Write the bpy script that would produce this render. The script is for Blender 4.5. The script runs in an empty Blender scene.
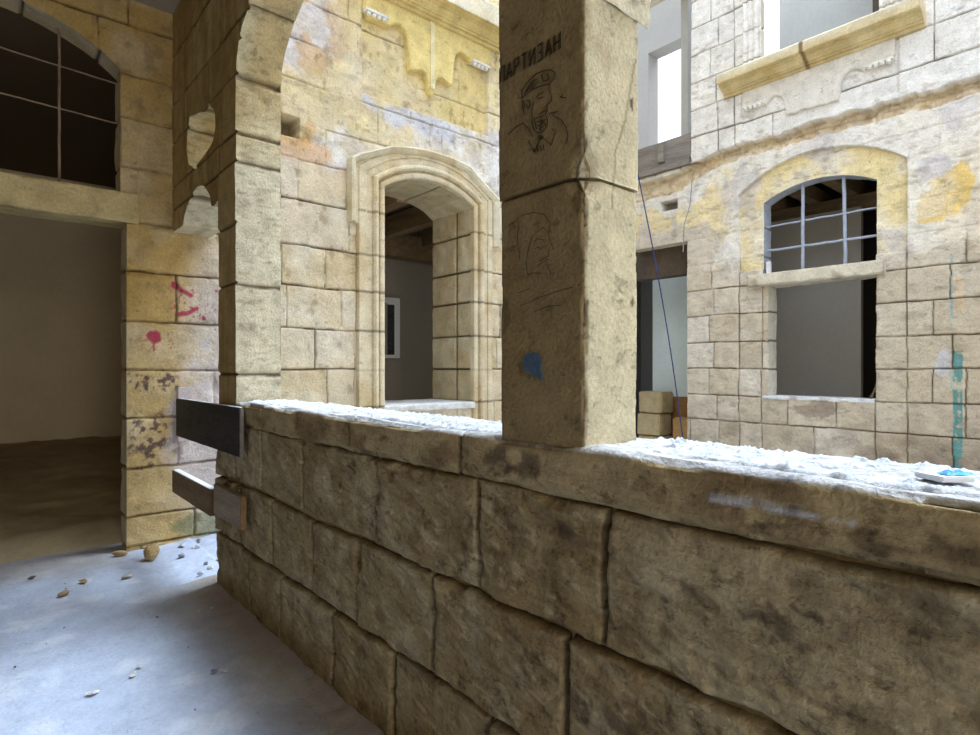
import bpy, bmesh, math, random
import numpy as np
from mathutils import Vector, noise as mnoise, Matrix

# ------------------------------------------------------------------ camera, sky, lamps, exposure
SC = bpy.context.scene
COL = SC.collection
SC.view_settings.view_transform = 'Standard'
SC.view_settings.look = 'None'
SC.view_settings.gamma = 1.0
SC.view_settings.use_curve_mapping = False
SC.view_settings.exposure = 0.3

FPX = 587.0
YAW = math.atan(675 / 587.0)            # x axis (left wall direction) lies this far right of the view direction
cam_d = bpy.data.cameras.new('camera')
cam = bpy.data.objects.new('camera', cam_d); COL.objects.link(cam)
cam_d.sensor_width = 36.0; cam_d.sensor_fit = 'HORIZONTAL'
cam_d.lens = 36.0 * FPX / 980.0
cam_d.shift_y = 0.5 / 980.0
cam_d.clip_start = 0.02
fwd = Vector((math.cos(YAW), math.sin(YAW), 0))
cam.location = (0, 0, 1.3)
cam.rotation_euler = (math.pi / 2, 0, math.atan2(fwd.y, fwd.x) - math.pi / 2)
SC.camera = cam

world = bpy.data.worlds.new('overcast_sky'); SC.world = world
world.use_nodes = True
wn = world.node_tree.nodes; wl = world.node_tree.links
bg = wn['Background']
tc = wn.new('ShaderNodeTexCoord'); sep = wn.new('ShaderNodeSeparateXYZ'); wr = wn.new('ShaderNodeValToRGB')
wl.new(tc.outputs['Generated'], sep.inputs[0]); wl.new(sep.outputs['Z'], wr.inputs[0])
wr.color_ramp.elements[0].position = 0.0; wr.color_ramp.elements[0].color = (0.36, 0.38, 0.41, 1)
wr.color_ramp.elements[1].position = 0.95; wr.color_ramp.elements[1].color = (0.80, 0.92, 1.12, 1)
wl.new(wr.outputs[0], bg.inputs['Color'])
bg.inputs['Strength'].default_value = 2.3

def area(name, loc, target, sx, sy, power, col):
    d = bpy.data.lights.new(name, 'AREA'); d.shape = 'RECTANGLE'; d.size = sx; d.size_y = sy
    d.energy = power; d.color = col
    o = bpy.data.objects.new(name, d); COL.objects.link(o); o.location = loc
    o.rotation_euler = (Vector(target) - Vector(loc)).to_track_quat('-Z', 'Y').to_euler()
    return o
# the brightest part of the clouded sky, high over the courtyard: a very soft sun
sun_d = bpy.data.lights.new('veiled_sun', 'SUN'); sun_d.energy = 4.2; sun_d.angle = math.radians(26); sun_d.color = (0.70, 0.84, 1.0)
sun = bpy.data.objects.new('veiled_sun', sun_d); COL.objects.link(sun)
sun.rotation_euler = Vector((-math.cos(math.radians(64)), .05, -math.sin(math.radians(64)))).to_track_quat('-Z', 'Y').to_euler()
# daylight entering the gallery through its open end behind the camera
area('gallery_end_daylight', (-0.25, -5.2, 1.9), (-0.15, 3.0, 1.1), 1.3, 2.2, 72, (1.0, 0.93, 0.82))

# ------------------------------------------------------------------ numeric helpers
def lin(r, g, b):
    f = lambda v: (v / 255 / 12.92) if v / 255 <= .04045 else ((v / 255 + .055) / 1.055) ** 2.4
    return np.array([f(r), f(g), f(b)])

def _h(ix, iy, iz, seed):
    n = (ix.astype(np.int64) * 374761393 + iy.astype(np.int64) * 668265263 + iz.astype(np.int64) * 2147483647 + seed * 1274126177) & 0xffffffff
    n = ((n ^ (n >> 13)) * 1274126177) & 0xffffffff
    n = ((n ^ (n >> 16)) * 2246822519) & 0xffffffff
    return ((n ^ (n >> 15)) & 0xffffff) / float(0xffffff)

def vn(x, y, z=None, seed=0):
    x = np.asarray(x, float); y = np.asarray(y, float)
    z = np.zeros_like(x) if z is None else np.asarray(z, float)
    x, y, z = np.broadcast_arrays(x, y, z)
    ix, iy, iz = np.floor(x), np.floor(y), np.floor(z)
    fx, fy, fz = x - ix, y - iy, z - iz
    fx = fx * fx * (3 - 2 * fx); fy = fy * fy * (3 - 2 * fy); fz = fz * fz * (3 - 2 * fz)
    r = 0
    for a in (0, 1):
        wa = fx if a else 1 - fx
        for b in (0, 1):
            wb = fy if b else 1 - fy
            for c in (0, 1):
                wc = fz if c else 1 - fz
                r = r + wa * wb * wc * _h(ix + a, iy + b, iz + c, seed)
    return r
def fbm(x, y, z=None, seed=0, o=4, g=.5):
    t = 0; a = 1; s = 0; f = 1
    for i in range(o):
        t = t + a * vn(np.asarray(x) * f, np.asarray(y) * f, None if z is None else np.asarray(z) * f, seed + 17 * i)
        s += a; a *= g; f *= 2.03
    return t / s
def ss(a, b, x):
    t = np.clip((x - a) / (b - a), 0, 1); return t * t * (3 - 2 * t)

def arc(x0, x1, zs, zc, n=24):
    h = (x1 - x0) / 2; r = zc - zs; R = (h * h + r * r) / (2 * r); c = (x0 + x1) / 2; z0 = zc - R
    a = math.asin(min(1, h / R))
    return [(c + R * math.sin(t), z0 + R * math.cos(t)) for t in np.linspace(a, -a, n)]   # from x1 to x0
def ell(x0, x1, zs, rise, n=40):
    h = (x1 - x0) / 2; c = (x0 + x1) / 2
    return [(c + h * math.cos(t), zs + rise * math.sin(t)) for t in np.linspace(0, math.pi, n)]

def inpoly(px, pz, poly):
    r = np.zeros(px.shape, bool); n = len(poly)
    for i in range(n):
        x0, z0 = poly[i]; x1, z1 = poly[(i + 1) % n]
        if z0 == z1: continue
        c = (z0 > pz) != (z1 > pz)
        r ^= c & (px < (x1 - x0) * (pz - z0) / (z1 - z0) + x0)
    return r
def nearest(px, pz, poly):
    best = np.full(px.shape, 1e9); bx = px.copy(); bz = pz.copy(); nx = np.zeros_like(px); nz = np.zeros_like(px)
    n = len(poly)
    A = sum(poly[i][0] * poly[(i + 1) % n][1] - poly[(i + 1) % n][0] * poly[i][1] for i in range(n))
    sg = 1 if A > 0 else -1
    for i in range(n):
        x0, z0 = poly[i]; x1, z1 = poly[(i + 1) % n]
        dx, dz = x1 - x0, z1 - z0; L = dx * dx + dz * dz
        if L < 1e-12: continue
        t = np.clip(((px - x0) * dx + (pz - z0) * dz) / L, 0, 1)
        qx, qz = x0 + t * dx, z0 + t * dz
        d = np.hypot(px - qx, pz - qz); m = d < best
        best[m] = d[m]; bx[m] = qx[m]; bz[m] = qz[m]
        nx[m] = sg * dz / math.sqrt(L); nz[m] = -sg * dx / math.sqrt(L)   # outward of the opening = into the stone
    return best, bx, bz, nx, nz

def make_mesh(name, V, Fq, C, mat, parent=None, smooth=True):
    me = bpy.data.meshes.new(name)
    V = np.asarray(V, np.float32); Fq = np.asarray(Fq, np.int32)
    me.vertices.add(len(V)); me.vertices.foreach_set('co', V.ravel())
    k = Fq.shape[1]
    me.loops.add(len(Fq) * k); me.loops.foreach_set('vertex_index', Fq.ravel())
    me.polygons.add(len(Fq))
    me.polygons.foreach_set('loop_start', np.arange(0, len(Fq) * k, k, dtype=np.int32))
    me.polygons.foreach_set('use_smooth', np.full(len(Fq), smooth))
    me.update(calc_edges=True)
    if C is not None:
        ca = me.color_attributes.new('Col', 'FLOAT_COLOR', 'POINT')
        C4 = np.ones((len(V), 4), np.float32); C4[:, :3] = np.clip(C, 0, 1)
        ca.data.foreach_set('color', C4.ravel())
    me.materials.append(mat)
    o = bpy.data.objects.new(name, me); COL.objects.link(o)
    if parent: o.parent = parent
    return o

def struct(o): o['kind'] = 'structure'; return o
def tag(o, label, cat, group=None, kind=None):
    o['label'] = label; o['category'] = cat
    if group: o['group'] = group
    if kind: o['kind'] = kind
    return o
def thing(name, label, cat, loc=(0, 0, 0), group=None):
    o = bpy.data.objects.new(name, None); COL.objects.link(o); o.location = loc; o.empty_display_size = .1
    return tag(o, label, cat, group)
def adopt(parent, *kids):
    for k in kids:
        k.parent = parent; k.matrix_parent_inverse = Matrix.Translation(parent.location).inverted()
def note(o, text): o['label'] = text; return o

# ------------------------------------------------------------------ materials
def stone_mat(name, fine=60, bump=.35, rough=.93, col=None, var=.22, streak=None, pit=0.0, pits=24, tool=0.0):
    m = bpy.data.materials.new(name); m.use_nodes = True
    nt = m.node_tree; N = nt.nodes; L = nt.links; b = N['Principled BSDF']
    b.inputs['Roughness'].default_value = rough
    b.inputs['Specular IOR Level'].default_value = .18
    t = N.new('ShaderNodeTexCoord')
    n1 = N.new('ShaderNodeTexNoise'); n1.inputs['Scale'].default_value = fine; n1.inputs['Detail'].default_value = 8; n1.inputs['Roughness'].default_value = .65
    n2 = N.new('ShaderNodeTexNoise'); n2.inputs['Scale'].default_value = fine / 8; n2.inputs['Detail'].default_value = 6
    src = t.outputs['Object']
    if streak:
        mp = N.new('ShaderNodeMapping'); mp.inputs['Scale'].default_value = streak; L.new(src, mp.inputs[0]); src = mp.outputs[0]
    L.new(src, n1.inputs['Vector']); L.new(src, n2.inputs['Vector'])
    ad = N.new('ShaderNodeMath'); ad.operation = 'ADD'; L.new(n1.outputs['Fac'], ad.inputs[0]); L.new(n2.outputs['Fac'], ad.inputs[1])
    mr = N.new('ShaderNodeMapRange'); mr.inputs['From Min'].default_value = .65; mr.inputs['From Max'].default_value = 1.35
    mr.inputs['To Min'].default_value = 1 - var; mr.inputs['To Max'].default_value = 1 + var * .8
    L.new(ad.outputs[0], mr.inputs['Value'])
    mx = N.new('ShaderNodeVectorMath'); mx.operation = 'SCALE'
    if col is None:
        at = N.new('ShaderNodeAttribute'); at.attribute_name = 'Col'; L.new(at.outputs['Color'], mx.inputs[0])
    else:
        rgb = N.new('ShaderNodeRGB'); rgb.outputs[0].default_value = (*col, 1); L.new(rgb.outputs[0], mx.inputs[0])
    fac = mr.outputs[0]; hgt = ad.outputs[0]
    if pit:
        n3 = N.new('ShaderNodeTexNoise'); n3.inputs['Scale'].default_value = pits; n3.inputs['Detail'].default_value = 9; n3.inputs['Roughness'].default_value = .78
        mp3 = N.new('ShaderNodeMapping'); mp3.inputs['Scale'].default_value = (1, 1, 1.5); mp3.inputs['Location'].default_value = (3.3, 1.7, 9.1)
        L.new(t.outputs['Object'], mp3.inputs[0]); L.new(mp3.outputs[0], n3.inputs['Vector'])
        m3 = N.new('ShaderNodeMapRange'); m3.inputs['From Min'].default_value = .57; m3.inputs['From Max'].default_value = .68; m3.inputs['To Min'].default_value = 1; m3.inputs['To Max'].default_value = 1 - pit
        L.new(n3.outputs['Fac'], m3.inputs['Value'])
        mm = N.new('ShaderNodeMath'); mm.operation = 'MULTIPLY'; L.new(fac, mm.inputs[0]); L.new(m3.outputs[0], mm.inputs[1]); fac = mm.outputs[0]
        hm = N.new('ShaderNodeMath'); hm.operation = 'MULTIPLY_ADD'; hm.inputs[1].default_value = .9; L.new(m3.outputs[0], hm.inputs[0]); L.new(hgt, hm.inputs[2]); hgt = hm.outputs[0]
    if tool:
        n4 = N.new('ShaderNodeTexNoise'); n4.inputs['Scale'].default_value = 1; n4.inputs['Detail'].default_value = 4
        mp4 = N.new('ShaderNodeMapping'); mp4.inputs['Rotation'].default_value = (.22, 0, 0); mp4.inputs['Scale'].default_value = (12, 12, 60)
        L.new(t.outputs['Object'], mp4.inputs[0]); L.new(mp4.outputs[0], n4.inputs['Vector'])
        hm4 = N.new('ShaderNodeMath'); hm4.operation = 'MULTIPLY_ADD'; hm4.inputs[1].default_value = tool; L.new(n4.outputs['Fac'], hm4.inputs[0]); L.new(hgt, hm4.inputs[2]); hgt = hm4.outputs[0]
        m4 = N.new('ShaderNodeMapRange'); m4.inputs['From Min'].default_value = .3; m4.inputs['From Max'].default_value = .7; m4.inputs['To Min'].default_value = .91; m4.inputs['To Max'].default_value = 1.07
        L.new(n4.outputs['Fac'], m4.inputs['Value'])
        mm4 = N.new('ShaderNodeMath'); mm4.operation = 'MULTIPLY'; L.new(fac, mm4.inputs[0]); L.new(m4.outputs[0], mm4.inputs[1]); fac = mm4.outputs[0]
    L.new(fac, mx.inputs['Scale']); L.new(mx.outputs[0], b.inputs['Base Color'])
    bp = N.new('ShaderNodeBump'); bp.inputs['Strength'].default_value = bump; bp.inputs['Distance'].default_value = .01
    L.new(hgt, bp.inputs['Height']); L.new(bp.outputs[0], b.inputs['Normal'])
    return m
M_stone = stone_mat('weathered_limestone', 60, .8, pit=.4, pits=11, var=.26)
M_near = stone_mat('tooled_limestone', 90, .8, pit=.42, pits=16, var=.3)
M_par = stone_mat('furrowed_limestone', 75, .9, pit=.5, pits=14, var=.34, tool=.7)
M_floor = stone_mat('dusty_floor', 60, .45, var=.16, pit=.30, pits=30)
M_brownw = stone_mat('brown_stained_board', 20, .4, .85, col=lin(150, 110, 66), var=.4)
M_brown = stone_mat('dark_brown_boarding', 30, .4, .85, col=lin(92, 80, 68), var=.3)
M_wood_b = stone_mat('brown_grey_wood', 40, .4, .8, col=lin(158, 142, 122), var=.4, streak=(2, .25, 3))
M_post = stone_mat('pinkish_stained_wood', 40, .4, .8, col=lin(206, 192, 190), var=.3, pit=.4, pits=20)
M_dust = stone_mat('white_stone_dust', 160, .8, var=.28)
M_plaster = stone_mat('grey_plaster', 20, .1, var=.08)
M_dark_board = stone_mat('black_painted_wood', 30, .25, .55, col=lin(60, 58, 58), var=.7, pit=-.9, pits=9, streak=(1, .3, 2))
M_wood = stone_mat('worn_wood', 40, .4, .8, col=lin(132, 110, 82), var=.4, streak=(2, .25, 3))
M_woodraw = stone_mat('cut_orange_wood', 40, .4, .8, col=lin(150, 120, 82), var=.3)
M_wood_grey = stone_mat('weathered_grey_wood', 30, .5, .85, col=lin(140, 132, 124), var=.4, streak=(2, .25, 3))
M_iron = stone_mat('rusty_iron', 120, .5, .7, col=lin(150, 128, 104), var=.5)
M_ironp = stone_mat('pale_painted_iron', 120, .4, .6, col=lin(172, 180, 196), var=.25)
M_cable = stone_mat('blue_cable', 90, .1, .5, col=lin(48, 62, 110), var=.2)
M_wire = stone_mat('grey_wire', 90, .1, .5, col=lin(150, 150, 150), var=.2)
M_graf = stone_mat('charcoal_line', 90, .1, .9, col=lin(58, 49, 37), var=.4)
M_bluepaint = stone_mat('blue_smudge_paint', 60, .3, .9, col=lin(84, 104, 122), var=.35)
M_plastic = stone_mat('blue_plastic', 30, .1, .35, col=lin(70, 160, 225), var=.3)
M_paper = stone_mat('white_paper', 30, .1, .8, col=lin(226, 226, 228), var=.1)

# ------------------------------------------------------------------ stone layout
class Blocks:
    def __init__(s, levels, joints, seed=1, avg=.55, u0=-5, u1=9):
        s.lv = np.array(levels); s.J = []
        rnd = random.Random(seed)
        for i in range(len(levels) + 1):
            ex = sorted(joints.get(i, []))
            L = []
            if ex:
                u = ex[0]
                while u > u0: u -= avg * rnd.uniform(.75, 1.3); L.append(u)
                L += ex; u = ex[-1]
            else:
                u = u0 + rnd.random() * avg; L.append(u)
            while u < u1: u += avg * rnd.uniform(.75, 1.3); L.append(u)
            s.J.append(np.array(sorted(L)))
        s.seed = seed
    def at(s, u, z, wob=.012, vj=True):
        """distance to nearest joint, block random numbers"""
        wz = (fbm(u * 1.7, z * 1.7, seed=s.seed + 5) - .5) * wob * 2 + (fbm(u * 9, z * 9, seed=s.seed + 6, o=3) - .5) * wob
        wu = (fbm(u * 3, z * 3, seed=s.seed + 7) - .5) * wob * 1.5 + (fbm(u * 11, z * 11, seed=s.seed + 8, o=3) - .5) * wob
        zz = z + wz; uu = u + wu
        ci = np.searchsorted(s.lv, zz)
        dz = np.min(np.abs(zz[..., None] - s.lv[None, :]), axis=-1) if zz.ndim == 1 else None
        du = np.full(u.shape, 9.0); bi = np.zeros(u.shape, int)
        for c in range(len(s.lv) + 1):
            m = ci == c
            if not m.any(): continue
            J = s.J[c]; k = np.searchsorted(J, uu[m]); bi[m] = k
            lo = J[np.clip(k - 1, 0, len(J) - 1)]; hi = J[np.clip(k, 0, len(J) - 1)]
            du[m] = np.minimum(np.abs(uu[m] - lo), np.abs(hi - uu[m]))
        if not vj: bi[:] = 0
        r1 = _h(ci, bi, ci * 0, s.seed + 31); r2 = _h(ci, bi, ci * 0, s.seed + 57); r3 = _h(ci, bi, ci * 0, s.seed + 91)
        return dz, du, r1, r2, r3

def lines(parts):
    """non-uniform grid coordinates: [(start, step), ..., end]"""
    out = []
    for i in range(len(parts) - 1):
        a, st = parts[i]; b = parts[i + 1][0] if isinstance(parts[i + 1], tuple) else parts[i + 1]
        n = max(1, int(round((b - a) / st))); out += list(np.linspace(a, b, n, endpoint=False))
    out.append(parts[-1] if not isinstance(parts[-1], tuple) else parts[-1][0])
    return np.array(out)

def hf_wall(name, axis, p, sgn, U, Z, holes, depth, surf, jamb, mat, parent=None):
    """stone face on a vertical plane. axis 'x' -> plane x=p, u runs along y; 'y' -> plane y=p, u along x.
       sgn = outward direction of the face. surf(u,z)->(height, rgb). jamb(u,z,t)->(bulge, rgb)."""
    n, m = len(U), len(Z)
    uu, zz = np.meshgrid(U, Z, indexing='ij')
    cu = (uu[:-1, :-1] + uu[1:, 1:]) / 2; cz = (zz[:-1, :-1] + zz[1:, 1:]) / 2
    keep = np.ones(cu.shape, bool)
    VN = {}
    Pu, Pz = uu.copy(), zz.copy()
    idx = np.arange(n * m).reshape(n, m)
    jv = []; jf = []; jc = []
    base_extra = n * m
    extras = []
    for hi, poly in enumerate(holes):
        ins = inpoly(cu, cz, poly); keep &= ~ins
    for hi, poly in enumerate(holes):
        ins = inpoly(cu, cz, poly)
        pad = np.zeros((n + 1, m + 1), bool); pad[1:-1, 1:-1] = ins
        # vertex touches inside cell / kept cell
        t_in = pad[:-1, :-1] | pad[1:, :-1] | pad[:-1, 1:] | pad[1:, 1:]
        padk = np.zeros((n + 1, m + 1), bool); padk[1:-1, 1:-1] = keep
        t_k = padk[:-1, :-1] | padk[1:, :-1] | padk[:-1, 1:] | padk[1:, 1:]
        bd = t_in & t_k
        ii, jj = np.nonzero(bd)
        d, bx, bz, nx, nz = nearest(uu[ii, jj], zz[ii, jj], poly)
        lim = 1.6 * max(np.min(np.diff(U)), np.min(np.diff(Z))) + .05
        ok = d < lim
        Pu[ii[ok], jj[ok]] = bx[ok]; Pz[ii[ok], jj[ok]] = bz[ok]
        e = poly; nm = None
        extras.append((e, nm))
    fu, fz = Pu.ravel(), Pz.ravel()
    h, c = surf(fu, fz)
    def pos(u, z, hh):
        if axis == 'x': return np.stack([p + sgn * hh, u, z], -1)
        return np.stack([u, p + sgn * hh, z], -1)
    V = [pos(fu, fz, h)]; C = [c]; nv = n * m
    kk = np.nonzero(keep.ravel())[0]
    ki, kj = kk // (m - 1), kk % (m - 1)
    F = [np.stack([idx[ki, kj], idx[ki + 1, kj], idx[ki + 1, kj + 1], idx[ki, kj + 1]], -1)]
    for (poly, _n), dep in zip(extras, depth if isinstance(depth, (list, tuple)) else [depth] * len(extras)):
        if dep <= 0: continue
        Ar = sum(poly[i][0] * poly[(i + 1) % len(poly)][1] - poly[(i + 1) % len(poly)][0] * poly[i][1] for i in range(len(poly)))
        sg = 1 if Ar > 0 else -1
        segs = []
        for i in range(len(poly)):
            a_, b_ = poly[i], poly[(i + 1) % len(poly)]
            a_ = (min(max(a_[0], U[0]), U[-1]), min(max(a_[1], Z[0]), Z[-1])); b_ = (min(max(b_[0], U[0]), U[-1]), min(max(b_[1], Z[0]), Z[-1]))
            L_ = math.hypot(b_[0] - a_[0], b_[1] - a_[1])
            if L_ < 1e-6: continue
            mu, mz = (a_[0] + b_[0]) / 2, (a_[1] + b_[1]) / 2
            if mu >= U[-1] - 1e-6 or mu <= U[0] + 1e-6 or mz <= Z[0] + 1e-6 or mz >= Z[-1] - 1e-6: segs.append(None); continue
            segs.append((a_, b_, L_, (sg * (b_[1] - a_[1]) / L_, -sg * (b_[0] - a_[0]) / L_)))
        chains = []; cur = None
        for sgm in segs:
            if sgm is None: cur = None; continue
            if cur is not None and (cur[-1][3][0] * sgm[3][0] + cur[-1][3][1] * sgm[3][1]) > .8 and cur[-1][1] == sgm[0]: cur.append(sgm)
            else: cur = [sgm]; chains.append(cur)
        ks = min(max(2, int(dep / .016)), 36)
        for ch in chains:
            pu = []; pz = []; n0 = []; n1 = []
            for (a_, b_, L_, nn_) in ch:
                k = max(1, int(L_ / .011))
                for q in range(k): t_ = q / k; pu.append(a_[0] + (b_[0] - a_[0]) * t_); pz.append(a_[1] + (b_[1] - a_[1]) * t_); n0.append(nn_[0]); n1.append(nn_[1])
            pu.append(ch[-1][1][0]); pz.append(ch[-1][1][1]); n0.append(ch[-1][3][0]); n1.append(ch[-1][3][1])
            pu, pz, nn = np.array(pu), np.array(pz), np.stack([n0, n1], -1)
            nn[1:-1] = (nn[:-2] + nn[1:-1] + nn[2:]); nn /= np.linalg.norm(nn, axis=1)[:, None]
            hv, _c = surf(pu, pz)
            rows = []
            for k in range(ks + 1):
                t = dep * k / ks
                bul, cc = jamb(pu, pz, np.full(len(pu), t), nn)
                edge = min(1, k / 2)
                V.append(pos(pu + nn[:, 0] * bul * edge, pz + nn[:, 1] * bul * edge, -t + hv * (1 - k / ks))); C.append(cc)
                rows.append(np.arange(nv, nv + len(pu))); nv += len(pu)
            for A, B in zip(rows[:-1], rows[1:]): F.append(np.stack([A[:-1], A[1:], B[1:], B[:-1]], -1))
    V = np.concatenate(V); C = np.concatenate(C); F = np.concatenate(F)
    used = np.zeros(len(V), bool); used[F.ravel()] = True
    mp = np.cumsum(used) - 1
    return make_mesh(name, V[used], mp[F], C[used], mat, parent)

def mixc(a, b, t):
    t = np.asarray(t)[..., None]; return a * (1 - t) + b * t
def mk(cond_poly, u, z, soft=.02, wob=.03, seed=3):
    """soft mask of a blotch polygon with a wandering edge"""
    w = (fbm(u * 12, z * 12, seed=seed, o=4) - .5) * wob * 2
    d, *_ = nearest(u.copy(), z.copy(), cond_poly)
    sd = np.where(inpoly(u, z, cond_poly), -d, d) + w
    return 1 - ss(-soft, soft, sd)
def blob(u, z, cu, cz, ru, rz, seed=1, wob=.5, f=18):
    w = (fbm(u * f, z * f, seed=seed, o=4) - .5) * wob * 2
    return 1 - ss(.75, 1.1, np.hypot((u - cu) / ru, (z - cz) / rz) + w)
def line_m(u, z, pts, w):
    best = np.full(u.shape, 9.)
    for (a, b), (c, d) in zip(pts[:-1], pts[1:]):
        dx, dz = c - a, d - b; L = dx * dx + dz * dz
        t = np.clip(((u - a) * dx + (z - b) * dz) / L, 0, 1)
        best = np.minimum(best, np.hypot(u - a - t * dx, z - b - t * dz))
    return 1 - ss(w * .6, w * 1.4, best)

# ------------------------------------------------------------------ left wall: gallery end + courtyard facade with arched window (plane y = 4.85)
YB = 4.85
LV_D = [0.02, .23, .583, .94, 1.288, 1.641, 2.003, 2.345, 2.735, 3.085, 3.40, 3.75, 4.1, 4.45, 4.8, 5.15, 5.5, 5.85, 6.2]
BD = Blocks(LV_D, {1: [.3, .75, 1.232, 1.62], 2: [.75, 1.5, 2.1, 2.58], 3: [.75, 1.12, 1.6, 2.2, 2.58], 4: [.75, 1.375, 1.85, 2.31, 2.58], 5: [.75, 1.45, 2.2, 2.58],
                   6: [.75, 1.11, 1.5, 1.95, 2.45, 2.6], 7: [.75, 1.45, 1.9, 2.30, 2.6], 8: [.854, 1.12, 1.5, 2.53, 2.62], 9: [.75, 1.12, 1.6, 2.05, 2.5], 10: [.75, 1.12, 1.7, 2.3],
                   11: [.1, .62, 1.12, 1.9], 12: [-.3, .35, .8, 1.12]}, seed=11, avg=.6, u0=-2, u1=7.2)
door_poly = [(-.79, -.2), (.79, -.2), (.79, 2.44), (.752, 2.46)] + arc(-.752, .752, 3.42, 3.70) + [(-.752, 2.46), (-.79, 2.44)]
win1_poly = [(2.867, .93), (3.95, .93)] + arc(2.867, 3.95, 3.0, 3.17)
def surf_D(u, z):
    dz, du, r1, r2, r3 = BD.at(u, z)
    court = ss(1.1, 1.6, u)
    high = ss(3.02, 3.12, z + (fbm(u * 3, z * 3, seed=4) - .5) * .15) * ss(1.2, 1.45, u)      # plastered zone
    vis = 1 - .8 * high
    jz = 1 - ss(.003, .010, dz); ju = 1 - ss(.002, .007, du)
    faint = ss(.42, .6, fbm(u * 2, z * 2, seed=77))
    J = np.maximum(jz, ju * (.35 + .65 * ss(.3, .5, r3))) * (1 - high * faint * .95) * vis ** .3
    rough = (fbm(u * 7, z * 9, seed=9, o=5) - .5)
    h = (r1 - .5) * .012 * vis + rough * .014 + (fbm(u * 28, z * 40, seed=10, o=3) - .5) * .005 - J * .022
    h -= (1 - ss(0, .016, np.minimum(dz, du))) * .003 * vis
    J = J * (.35 + .65 * ss(.36, .55, fbm(u * 4, z * 4, seed=78, o=4)))
    # peeling plaster edges
    pl = fbm(u * 1.6 + .3 * z, z * 2.2, seed=21, o=6)
    h += high * ss(.47, .5, pl) * .006
    # recessed yellow apron panel under the ledge
    pan = ((u > 2.66) & (u < 4.19) & (z > 3.83) & (z < 4.80))
    pm = pan * 1.0
    h -= pm * .05
    hole = (u > 1.86) & (u < 2.06) & (z > 3.26) & (z < 3.432)
    h -= hole * .22
    # broken chips at block corners
    ch = ss(.62, .72, fbm(u * 6, z * 6, seed=33, o=4)) * (1 - ss(0, .05, np.minimum(dz, du)))
    h -= ch * .018 * vis
    # colour
    warm = mixc(mixc(lin(198, 168, 112), lin(212, 190, 144), r2), mixc(lin(210, 190, 152), lin(224, 208, 178), r2), court)
    pink = mixc(lin(216, 202, 182), lin(228, 216, 192), r3)
    c = mixc(warm, pink, court * ss(.25, .75, r1))
    och = ss(.45, .7, fbm(u * 1.3, z * 1.1, seed=5, o=5))
    c = mixc(c, lin(194, 158, 88), (.25 + och * .5) * (1 - court * .75))
    c = mixc(c, lin(236, 228, 208), ss(.5, .75, fbm(u * 2.4, z * 3.4, seed=6, o=6)) * (.25 + .35 * court))
    # plaster: pale with yellow remains
    pc = mixc(lin(216, 204, 180), lin(228, 222, 214), ss(.35, .65, fbm(u * 3, z * 3, seed=41, o=6)))
    pc = mixc(pc, lin(200, 188, 186), ss(.5, .62, fbm(u * 4 + 5, z * 4, seed=46, o=6)) * .55)
    pc = mixc(pc, lin(208, 170, 120), ss(.56, .66, fbm(u * 3.3, z * 3.3, seed=47, o=6)) * (1 - ss(2.2, 2.9, u)) * .7)
    yel = np.maximum(ss(.5, .62, fbm(u * 1.4 + 3, z * 1.4, seed=42, o=5)) * .55, pm * (.65 + .35 * ss(.35, .6, fbm(u * 2, z * 2, seed=43))))
    yel = np.maximum(yel, ss(3.75, 4.2, z + (fbm(u * 4, z * 4, seed=48) - .5) * .5) * ss(2.3, 2.6, u) * .7)
    pc = mixc(pc, lin(224, 200, 132), yel * .9)
    pc = mixc(pc, lin(214, 160, 96), blob(u, z, 2.08, 3.02, .28, .3, 8, .8, 6) * .6)
    pc = mixc(pc, lin(206, 206, 212), blob(u, z, 3.3, 3.72, .6, .12, 9, .7, 6) * .8)
    pc = mixc(pc, lin(176, 160, 140), ss(.62, .75, fbm(u * 5, z * 14, seed=44, o=5)) * .45)
    c = mixc(c, pc, high)
    # pitting and dark stains
    c = mixc(c, lin(140, 118, 84), ss(.6, .8, fbm(u * 14, z * 10, seed=15, o=5)) * .45)
    st = np.maximum(blob(u, z, 1.02, .78, .2, .2, 51, .9, 14), blob(u, z, .98, 1.2, .16, .08, 52, .9, 14))
    spk = ss(.5, .6, fbm(u * 35, z * 35, seed=53, o=4))
    c = mixc(c, lin(88, 66, 70), st * spk * .85)
    c = mixc(c, lin(222, 212, 214), np.maximum(blob(u, z, 1.35, .85, .3, .6, 58, .4, 6) * .7, ss(1.05, 1.35, u) * (1 - ss(1.6, 1.8, u)) * (1 - ss(1.9, 2.4, z)) * .4))  # weathered pale patch, plus a whiter band that paints daylight on the wall
    # graffiti splashes, crimson
    red = lin(176, 48, 84)
    s = np.maximum.reduce([line_m(u, z, [(1.09, 1.93), (1.15, 1.88), (1.21, 1.85)], .016), blob(u, z, 1.10, 1.92, .03, .028, 60),
                           line_m(u, z, [(1.13, 1.70), (1.19, 1.715), (1.25, 1.755)], .015), blob(u, z, 1.16, 1.71, .03, .02, 61), blob(u, z, 1.30, 1.68, .02, .02, 62),
                           blob(u, z, .96, 1.52, .05, .05, 63), line_m(u, z, [(.96, 1.5), (.963, 1.43)], .007), line_m(u, z, [(1.385, 1.6), (1.39, 1.9)], .012) * ss(.45, .6, fbm(u * 20, z * 20, seed=66))])
    c = mixc(c, red, s * .9)
    dots = ss(.78, .82, vn(u * 70, z * 70, seed=71)) * np.maximum(blob(u, z, 1.2, 1.76, .16, .14, 64, .3), blob(u, z, 1.0, 1.5, .13, .1, 65, .3))
    c = mixc(c, red, dots * .7)
    c = mixc(c, lin(70, 56, 40), J * .85)
    c = mixc(c, lin(120, 132, 92), blob(u, z, 1.42, .1, .35, .1, 80, .6, 9) * .6)
    c = mixc(c, lin(60, 50, 38), hole * .6)
    return h, c
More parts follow.
